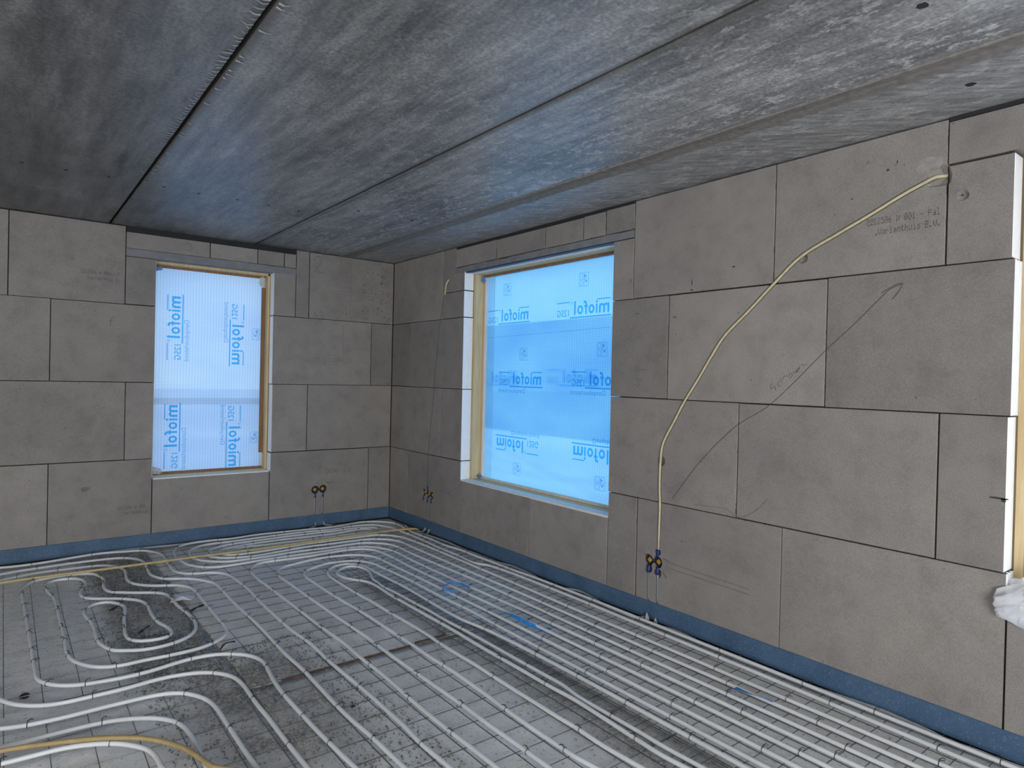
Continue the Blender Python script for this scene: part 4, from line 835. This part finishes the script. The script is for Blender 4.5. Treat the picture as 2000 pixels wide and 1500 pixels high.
 'g2': [(-0.111,-0.416),(-0.118,-0.607),(-0.138,-0.841),(-0.113,-0.94),(-0.089,-1.082),(-0.08,-1.329),(-0.104,-1.57),(-0.091,-1.743),(-0.101,-1.974),(-0.071,-2.105),(-0.055,-2.158),(-0.057,-2.315),(-0.068,-2.439),(-0.088,-2.57),(-0.107,-2.694),(-0.089,-2.805),(-0.026,-2.896),(-0.036,-2.999),(-0.064,-3.115),(-0.099,-3.234),(-0.112,-3.328),(-0.114,-3.408),(-0.11,-3.481),(-0.077,-3.503),(-0.039,-3.51)],
 'g3': [(-0.039,-3.598),(-0.078,-3.644),(-0.06,-3.773),(-0.077,-3.916),(-0.099,-3.995),(-0.1,-4.172),(-0.11,-4.231),(-0.09,-4.416),(-0.079,-4.645),(-0.067,-4.738),(-0.046,-4.913),(-0.046,-4.931),(-0.056,-5.036),(-0.065,-5.12),(-0.088,-5.205),(-0.074,-5.288),(-0.075,-5.372),(-0.069,-5.437)],
}
LAB = {
 'outer_q1_p6': 'white heating pipe, outermost loop around the far corner and its left hairpin', 'q2_p5': 'white heating pipe, second loop from the wall in the corner spiral',
 'q3_p4': 'white heating pipe with a tight U-turn beside the corner, third in the corner spiral', 'q4_p3': 'white heating pipe with the innermost U-turn near the corner, fourth in the spiral',
 'q5': 'short white heating pipe hairpin half hidden under the cream conduit', 'p1': 'straight white heating pipe nearest the blue strip of the right wall',
 'p2': 'straight white heating pipe, second from the right wall', 'p7': 'white heating pipe bending in a wide hairpin, leftmost hairpin bend in mid floor',
 'p8': 'white heating pipe with the second hairpin bend from the left in mid floor', 'p9': 'white heating pipe with the third hairpin bend from the left in mid floor',
 'p10': 'white heating pipe with the narrow hairpin just outside the small teardrop loop', 'twin': 'white heating pipe doubling back in a small teardrop loop with two close parallel legs',
 'm1': 'white heating pipe from the left wall, S-bend under the cream conduit, rightmost of the S-bends', 'm2': 'white heating pipe from the left wall with the middle S-bend under the cream conduit',
 'snail': 'long white heating pipe winding in a snail of nested loops at the left', 'n1': 'white heating pipe just below the snail loops, bending down in the left foreground',
 'n2': 'white heating pipe in the left foreground, second below the snail loops', 'n3': 'white heating pipe in the left foreground, just above the curved tan conduit', 'n4': 'white heating pipe at the bottom left below the curved tan conduit'}
PZ = -.0735
tie_me = None
def tie_mesh():
    bm = bmesh.new()
    tube(bm, [Vector((0, math.cos(t)*.0108, math.sin(t)*.0108-.0005)) for t in (2*math.pi*k/10 for k in range(11))], .0015, 4)
    tube(bm, [Vector(p) for p in ((0, 0, .0105), (.003, .004, .016), (.010, .002, .019), (.018, .010, .018))], .0013, 4)
    tube(bm, [Vector(p) for p in ((0, 0, .0105), (-.002, .006, .015), (.008, .014, .022), (.018, .018, .017))], .0013, 4)
    me = bpy.data.meshes.new('tie_wire'); bm.to_mesh(me); bm.free(); me.materials.append(M_TIE); return me
tie_me = tie_mesh()
def smooth_poly(P, it=2):
    for _ in range(it): P = [P[0]]+[(P[i-1]+P[i]*2+P[i+1])/4 for i in range(1, len(P)-1)]+[P[-1]]
    return P
rt = random.Random(4)
def make_pipe(key, pts, sd):
    P = [Vector((x, y, 0)) for x, y in pts]
    # carry the run on beyond the frame
    Q = catmull(P, .022)
    Q = smooth_poly(Q, 3)
    for q_i, (a, b) in enumerate(((0, 1), (-1, -2))):
        e = Q[a]; far = e.y < -3.3 or e.x < -3.15
        if far and e.y > -6.6 and key not in ('q5',):
            dr = (Q[a]-Q[b*4 if b < 0 else 4]).normalized(); ext = [e+dr*(.1*k) for k in range(1, 13)]
            Q = (ext[::-1]+Q) if a == 0 else (Q+ext)
    n = len(Q); out = []
    for i, q in enumerate(Q):
        wv = noise.noise(Vector((q.x*1.1+sd*3.7, q.y*1.1, sd)))*.005
        out.append(Vector((q.x+wv, q.y+wv*.5, PZ+noise.noise(Vector((q.x*2, q.y*2, sd*2.)))*.0016)))
    bm = bmesh.new(); tube(bm, out, .0096, 10)
    o = link('heating_pipe', bm, M_PIPE, None, True); tag(o, LAB[key], 'pipe', 'white underfloor heating pipes')
    # binding wire loops
    acc = rt.uniform(.1, .3)
    for i in range(2, n-2):
        acc -= (out[i]-out[i-1]).length
        if acc <= 0:
            acc = rt.uniform(.30, .62) if key != 'snail' else rt.uniform(.16, .34)
            if out[i].y < -6.3: continue
            t = (out[i+1]-out[i-1]).normalized(); z = Vector((0, 0, 1)); y = z.cross(t).normalized(); z2 = t.cross(y)
            m = Matrix((t, y, z2)).transposed().to_4x4() @ Matrix.Rotation(rt.uniform(-.4, .4), 4, 'X'); m.translation = out[i]
            c = bpy.data.objects.new('tie_wire', tie_me); COL.objects.link(c); c.parent = o; c.matrix_local = m
    return o
for i, (k, v) in enumerate(PIPES.items()):
    if k in LAB: make_pipe(k, v, i+1)

# ------------------------------------------------------------------ conduits on the floor
def P3(l, z): return [(x, y, z) for x, y in l]
yf = PIPES['Yfloor']; yp = [(yf[0][0]-1.0+.0, yf[0][1]-.12, -.055)]+P3(yf, -.0535); yp[-2] = (*yp[-2][:2], -.058); yp[-1] = (*yp[-1][:2], -.080)
o = tubeo('floor_conduit', yp, .0098, M_YEL); tag(o, 'long straight cream conduit lying across the pipes in front of the left wall', 'conduit')
yf = PIPES['Yfront']; yp = [(yf[0][0]-.5, yf[0][1]+.02, -.055)]+P3(yf, -.0535)+[(yf[-1][0]+.08, yf[-1][1]-.09, -.055), (yf[-1][0]+.30, yf[-1][1]-.50, -.055)]
o = tubeo('floor_conduit', yp, .0098, M_YELT); tag(o, 'curved tan conduit at the bottom left corner, above the pipes', 'conduit')
g = PIPES['g1']; o = tubeo('floor_conduit', P3(g, -.082), .0085, M_GREYC); tag(o, 'grey conduit squeezed against the blue strip of the left wall', 'conduit')
g = [(x, y) for x, y in PIPES['g2']]; gp = P3([(min(x, -.036), y) for x, y in g], -.086)
o = tubeo('floor_conduit', gp, .0088, M_GREYC); tag(o, 'wavy grey conduit meandering along the foot of the right wall', 'conduit')
g = PIPES['g3']; gp = P3([(min(x, -.036), y) for x, y in g], -.086)+[(-.045, -6.2, -.086), (-.05, -7, -.086)]
o = tubeo('floor_conduit', gp, .0088, M_GREYC, step=.02); tag(o, 'grey ribbed conduit beside the right wall in front of the double socket', 'conduit')
for pts, lab in (([(-.806, -.02, -.06), (-.81, -.035, -.085), (-.84, -.07, -.09), (-.90, -.12, -.09)], 'left'), ([(-.726, -.02, -.06), (-.724, -.035, -.085), (-.70, -.07, -.09), (-.66, -.11, -.09)], 'right')):
    o = tubeo('conduit_stub', pts, .008, M_GREYC, step=.012); tag(o, 'short grey conduit curling out below the left wall sockets, %s one' % lab, 'conduit')
for pts, lab in (([(-.02, -.785, -.06), (-.035, -.79, -.085), (-.09, -.80, -.09), (-.14, -.765, -.09)], 'nearer the corner'), ([(-.02, -.862, -.06), (-.035, -.87, -.085), (-.07, -.90, -.09), (-.11, -.93, -.09)], 'farther from the corner')):
    o = tubeo('conduit_stub', pts, .008, M_GREYC, step=.012); tag(o, 'short grey conduit by the right wall foot, %s' % lab, 'conduit')
# plaster dabs where the conduits leave the wall
for x, y, s, lab in ((-.046, -3.535, 1.0, 'larger triangular grey dab at a conduit end by the blue strip'), (-.048, -3.605, .75, 'small pale dab where the ribbed conduit starts by the blue strip')):
    bm = bmesh.new(); q = [(-.017, -.012, 0), (.020, -.014, 0), (.016, .014, 0), (-.014, .012, 0), (.001, -.004, .052), (.008, .004, .048)]
    vv = [bm.verts.new((x+a*s, y+b*s, FL+.008+c*s)) for a, b, c in q]
    bmesh.ops.convex_hull(bm, input=vv); bmesh.ops.bevel(bm, geom=list(bm.edges), offset=.003*s, segments=1, affect='EDGES')
    tag(link('plaster_dab', bm, simple('pale_plaster', (.42, .42, .42), .8)), lab, 'plaster')

# ------------------------------------------------------------------ conduits in the chases and the socket boxes
o = tubeo('wall_conduit', [PB(CH[0][0]+.004, .022, CH[0][1]-.002)]+[PB(u, .0005, z) for u, z in CH[1:-1]]+[PB(-3.573, .010, .338)], .0078, M_YEL2, step=.025)
tag(o, 'long cream conduit rising in a diagonal chase across the right wall', 'conduit')
o = tubeo('wall_cable', [PB(u, .0010, z) for u, z in TH[2:]], .0036, simple('thin_dark_cable', (.10, .095, .09), .6), step=.04); tag(o, 'thin dark cable running down the right wall left of the wide window', 'cable')
o = tubeo('wall_conduit', [PB(-1.083, -.004, 2.29), PB(-1.072, -.016, 2.262), PB(-1.048, -.014, 2.225), PB(-1.018, -.002, 2.16)], .0085, M_YEL2, step=.01); tag(o, 'short cream conduit end sticking out high up beside the wide window', 'conduit')
def socket(mp, u, z, label, group, top=False, zc=.013, su=-1):
    t = thing('socket_box', label, 'socket box', mp(u, .03, z), group)
    bm = bmesh.new(); n = 20
    for r, d0, d1 in ((.035, .020, .048),):
        a = [bm.verts.new(mp(u+r*math.cos(2*math.pi*k/n), d0, z+r*math.sin(2*math.pi*k/n))) for k in range(n)]; b = [bm.verts.new(mp(u+r*math.cos(2*math.pi*k/n), d1, z+r*math.sin(2*math.pi*k/n))) for k in range(n)]
        c = [bm.verts.new(mp(u+.9*r*math.cos(2*math.pi*k/n), d0-.003, z+.9*r*math.sin(2*math.pi*k/n))) for k in range(n)]
        bm.faces.new(c); bm.faces.new(b[::-1])
        for k in range(n): bm.faces.new((a[k], b[k], b[(k+1) % n], a[(k+1) % n])); bm.faces.new((c[k], a[k], a[(k+1) % n], c[(k+1) % n]))
    bmesh.ops.recalc_face_normals(bm, faces=bm.faces); link('cover_disc', bm, M_BLACK, t)
    bm = bmesh.new(); s = .0175; f = [bm.verts.new(mp(u+a*s, .0150, z+b*s)) for a, b in ((0, 1), (1, 0), (0, -1), (-1, 0))]; g_ = [bm.verts.new(mp(u+a*s, .0172, z+b*s)) for a, b in ((0, 1), (1, 0), (0, -1), (-1, 0))]
    bm.faces.new(f)
    for k in range(4): bm.faces.new((f[k], g_[k], g_[(k+1) % 4], f[(k+1) % 4]))
    bmesh.ops.recalc_face_normals(bm, faces=bm.faces); dia = link('sticker', bm, M_ORANGE, t)
    bm = bmesh.new()
    for a, b in (((0, .45), (0, -.45)), ((-.4, .05), (.4, .05))):
        n2 = Vector((b[0]-a[0], b[1]-a[1])).normalized(); nn = Vector((-n2.y, n2.x))*.05
        bm.faces.new([bm.verts.new(mp(u+p[0]*s, .0145, z+p[1]*s)) for p in ((a[0]+nn.x, a[1]+nn.y), (a[0]-nn.x, a[1]-nn.y), (b[0]-nn.x, b[1]-nn.y), (b[0]+nn.x, b[1]+nn.y))])
    link('sticker_mark', bm, M_BLACK, dia)
    tubeo('blue_neck', [mp(u, .010, z-.032), mp(u, .006, z-.062), mp(u-.001, .004, z-.078)], .012, M_BLUEBOX, t, 10, .01)
    if top: tubeo('blue_neck', [mp(u, .008, z+.030), mp(u, .006, z+.060), mp(u, .005, z+.078)], .0125, M_BLUEBOX, t, 10, .01)
    tubeo('drop_conduit', [mp(u-.001, .008, z-.075), mp(u-.003, .008, .10), mp(u-.004, .007, .02)], .0058, M_GREYC, t, 8, .03)
    return t
socket(PB, *SOCK_B[0], 'round socket box, left one of the pair below the diagonal cream conduit', 'socket boxes')
socket(PB, *SOCK_B[1], 'round socket box that the diagonal cream conduit runs down into', 'socket boxes', True)
for q, lab, tp in zip(SOCK_C, ('round socket box nearest the corner in the row of three on the right wall', 'middle round socket box in the row of three, below the thin cable', 'round socket box nearest the wide window in the row of three'), (False, True, False)): socket(PB, *q, lab, 'socket boxes', tp)
socket(PA, *SOCK_A[0], 'left one of the two round socket boxes in the left wall', 'socket boxes'); socket(PA, *SOCK_A[1], 'right one of the two round socket boxes in the left wall', 'socket boxes')

# ------------------------------------------------------------------ litter on the floor
def strip(name, pts, w, material, label, cat, twist=0., wz=.0, seed=0):
    P = catmull(pts, .01); bm = bmesh.new(); prev = None
    for i, p in enumerate(P):
        t = (P[min(i+1, len(P)-1)]-P[max(i-1, 0)]).normalized(); a = twist*i/len(P)+wz
        side = t.cross(Vector((0, 0, 1))).normalized(); up = Vector((0, 0, 1))
        nn = (side*math.cos(a)+up*math.sin(a))*w/2*(1+.25*noise.noise(Vector((i*.4, seed, 0)))); th = (up*math.cos(a)-side*math.sin(a))*.0007
        r = [bm.verts.new(p+nn+th), bm.verts.new(p-nn+th), bm.verts.new(p-nn-th), bm.verts.new(p+nn-th)]
        if prev:
            for k in range(4): bm.faces.new((prev[k], prev[(k+1) % 4], r[(k+1) % 4], r[k]))
        else: bm.faces.new(r[::-1])
        prev = r
    bm.faces.new(prev); bmesh.ops.recalc_face_normals(bm, faces=bm.faces)
    return tag(link(name, bm, material), label, cat)
strip('plastic_strap', [(-.80, -2.50, -.060), (-.835, -2.50, -.058), (-.865, -2.475, -.055), (-.850, -2.43, -.050), (-.80, -2.39, -.048), (-.735, -2.375, -.048), (-.690, -2.42, -.052), (-.672, -2.50, -.060)], .014, M_BLUETAPE, 'bright blue strap bent in a C on the straight pipes', 'strap', .3, 1.1)
strip('plastic_strap', [(-.775, -2.99, -.055), (-.765, -3.06, -.056), (-.752, -3.14, -.060), (-.735, -3.23, -.072), (-.712, -3.31, -.078), (-.692, -3.37, -.064)], .024, M_BLUETAPE, 'blue crumpled strap stretched between the straight pipes', 'strap', 2.6, .4, 3)
strip('plastic_scrap', [(-.478, -4.44, -.050), (-.468, -4.48, -.053), (-.458, -4.52, -.056), (-.448, -4.57, -.054), (-.440, -4.61, -.058)], .046, M_BLUETAPE, 'small bright blue plastic scrap on the pipes nearer the right wall', 'plastic scrap', .5, .15, 5)
bm = bmesh.new(); q = [(-2.385, -1.655), (-2.345, -1.545), (-2.325, -1.475), (-2.262, -1.530), (-2.225, -1.60), (-2.262, -1.675), (-2.30, -1.63)]
a = [bm.verts.new((x, y, FL+.028+.010*noise.noise(Vector((x*30, y*30, 0))))) for x, y in q]; bm.faces.new(a)
r = bmesh.ops.poke(bm, faces=list(bm.faces)); r['verts'][0].co.z += .012
bmesh.ops.solidify(bm, geom=list(bm.faces), thickness=.0012)
tag(link('paper_scrap', bm, M_PAPER), 'torn white paper scrap under a bend of the snail pipe', 'paper')
bm = bmesh.new(); box(bm, (-1.40, -3.033, FL), (-1.20, -3.018, FL+.011), .002); tag(link('steel_bar', bm, M_RUST), 'pale rusty flat bar end in the floor seam between the pipes', 'steel bar')
boxo('seam_rust', (-2.14, SY-.004, FL-.004), (-1.40, SY+.010, FL+.0022), M_RUST, floor)
def offcut(pts, r, label, mat_=M_BLACK, name='debris_stick'):
    o = tubeo(name, pts, r, mat_, None, 6, .02, lambda i: r*(1+.4*math.sin(i*1.7))); tag(o, label, 'stick'); return o
offcut([(-2.298, -1.83, FL+.014), (-2.25, -1.79, FL+.017), (-2.204, -1.747, FL+.010)], .006, 'short black stick right of the white paper scrap')
offcut([(-2.293, -2.51, FL+.010), (-2.26, -2.475, FL+.022), (-2.205, -2.455, FL+.012)], .004, 'curved dark stick beside the lowest snail bend')
offcut([(-2.70, -1.56, FL+.012), (-2.66, -1.52, FL+.02), (-2.63, -1.44, FL+.012)], .006, 'black stick inside the innermost snail loop, upper one')
offcut([(-2.61, -2.04, FL+.012), (-2.575, -2.00, FL+.018), (-2.545, -1.95, FL+.012)], .005, 'black stick inside the innermost snail loop, lower one')
def clod(x, y, s, label, m_=M_BLACK):
    bm = bmesh.new(); bmesh.ops.create_icosphere(bm, subdivisions=2, radius=1)
    for v in bm.verts: k = 1+.5*noise.noise(v.co*1.9+Vector((x*9, y*9, 0))); v.co = Vector((x+v.co.x*k*s, y+v.co.y*k*s*.8, FL+s*.3+v.co.z*k*s*.45))
    tag(link('debris_clod', bm, m_), label, 'debris')
clod(-3.135, -2.535, .022, 'black clod on the bare floor left of the snail pipe'); clod(-1.968, -3.47, .010, 'tiny black clod between pipes in the front middle'); clod(-1.73, -3.18, .014, 'small dark grey clod between two pipes near the floor seam', M_MORTAR)
# loose grit
bm = bmesh.new(); rg = random.Random(11)
def grit(n, xr, yr, s):
    for _ in range(n):
        x = rg.uniform(*xr); y = rg.uniform(*yr); k = s*rg.uniform(.4, 1.4)
        if noise.noise(Vector((x*3, y*3, 5))) < rg.uniform(-.5, .25): continue
        m = Matrix.Translation((x, y, FL+k*.4)) @ Matrix.Rotation(rg.uniform(0, 6), 4, Vector((rg.random(), rg.random(), 1)).normalized())
        vs = [bm.verts.new(m @ Vector(c)*1) for c in ((k, 0, -k*.5), (-k*.6, k*.8, -k*.4), (-k*.5, -k*.9, -k*.4), (rg.uniform(-.3, .3)*k, 0, k*.8))]
        for f in ((0, 1, 2), (0, 3, 1), (1, 3, 2), (2, 3, 0)): bm.faces.new([vs[i] for i in f])
grit(4600, (-2.80, -2.29), (-2.8, -.12), .0045); grit(4200, (-2.7, -1.8), (-4.2, -2.5), .0045); grit(1500, (-1.4, -.9), (-6, -1.9), .0035); grit(1800, (-3.3, -.1), (-5.8, -.2), .0030)
tag(link('loose_grit', bm, simple('grit', (.17, .16, .15), .95, 0, 200, .7)), 'loose grit and crumbs of mortar scattered over the floor', 'grit', kind='stuff')
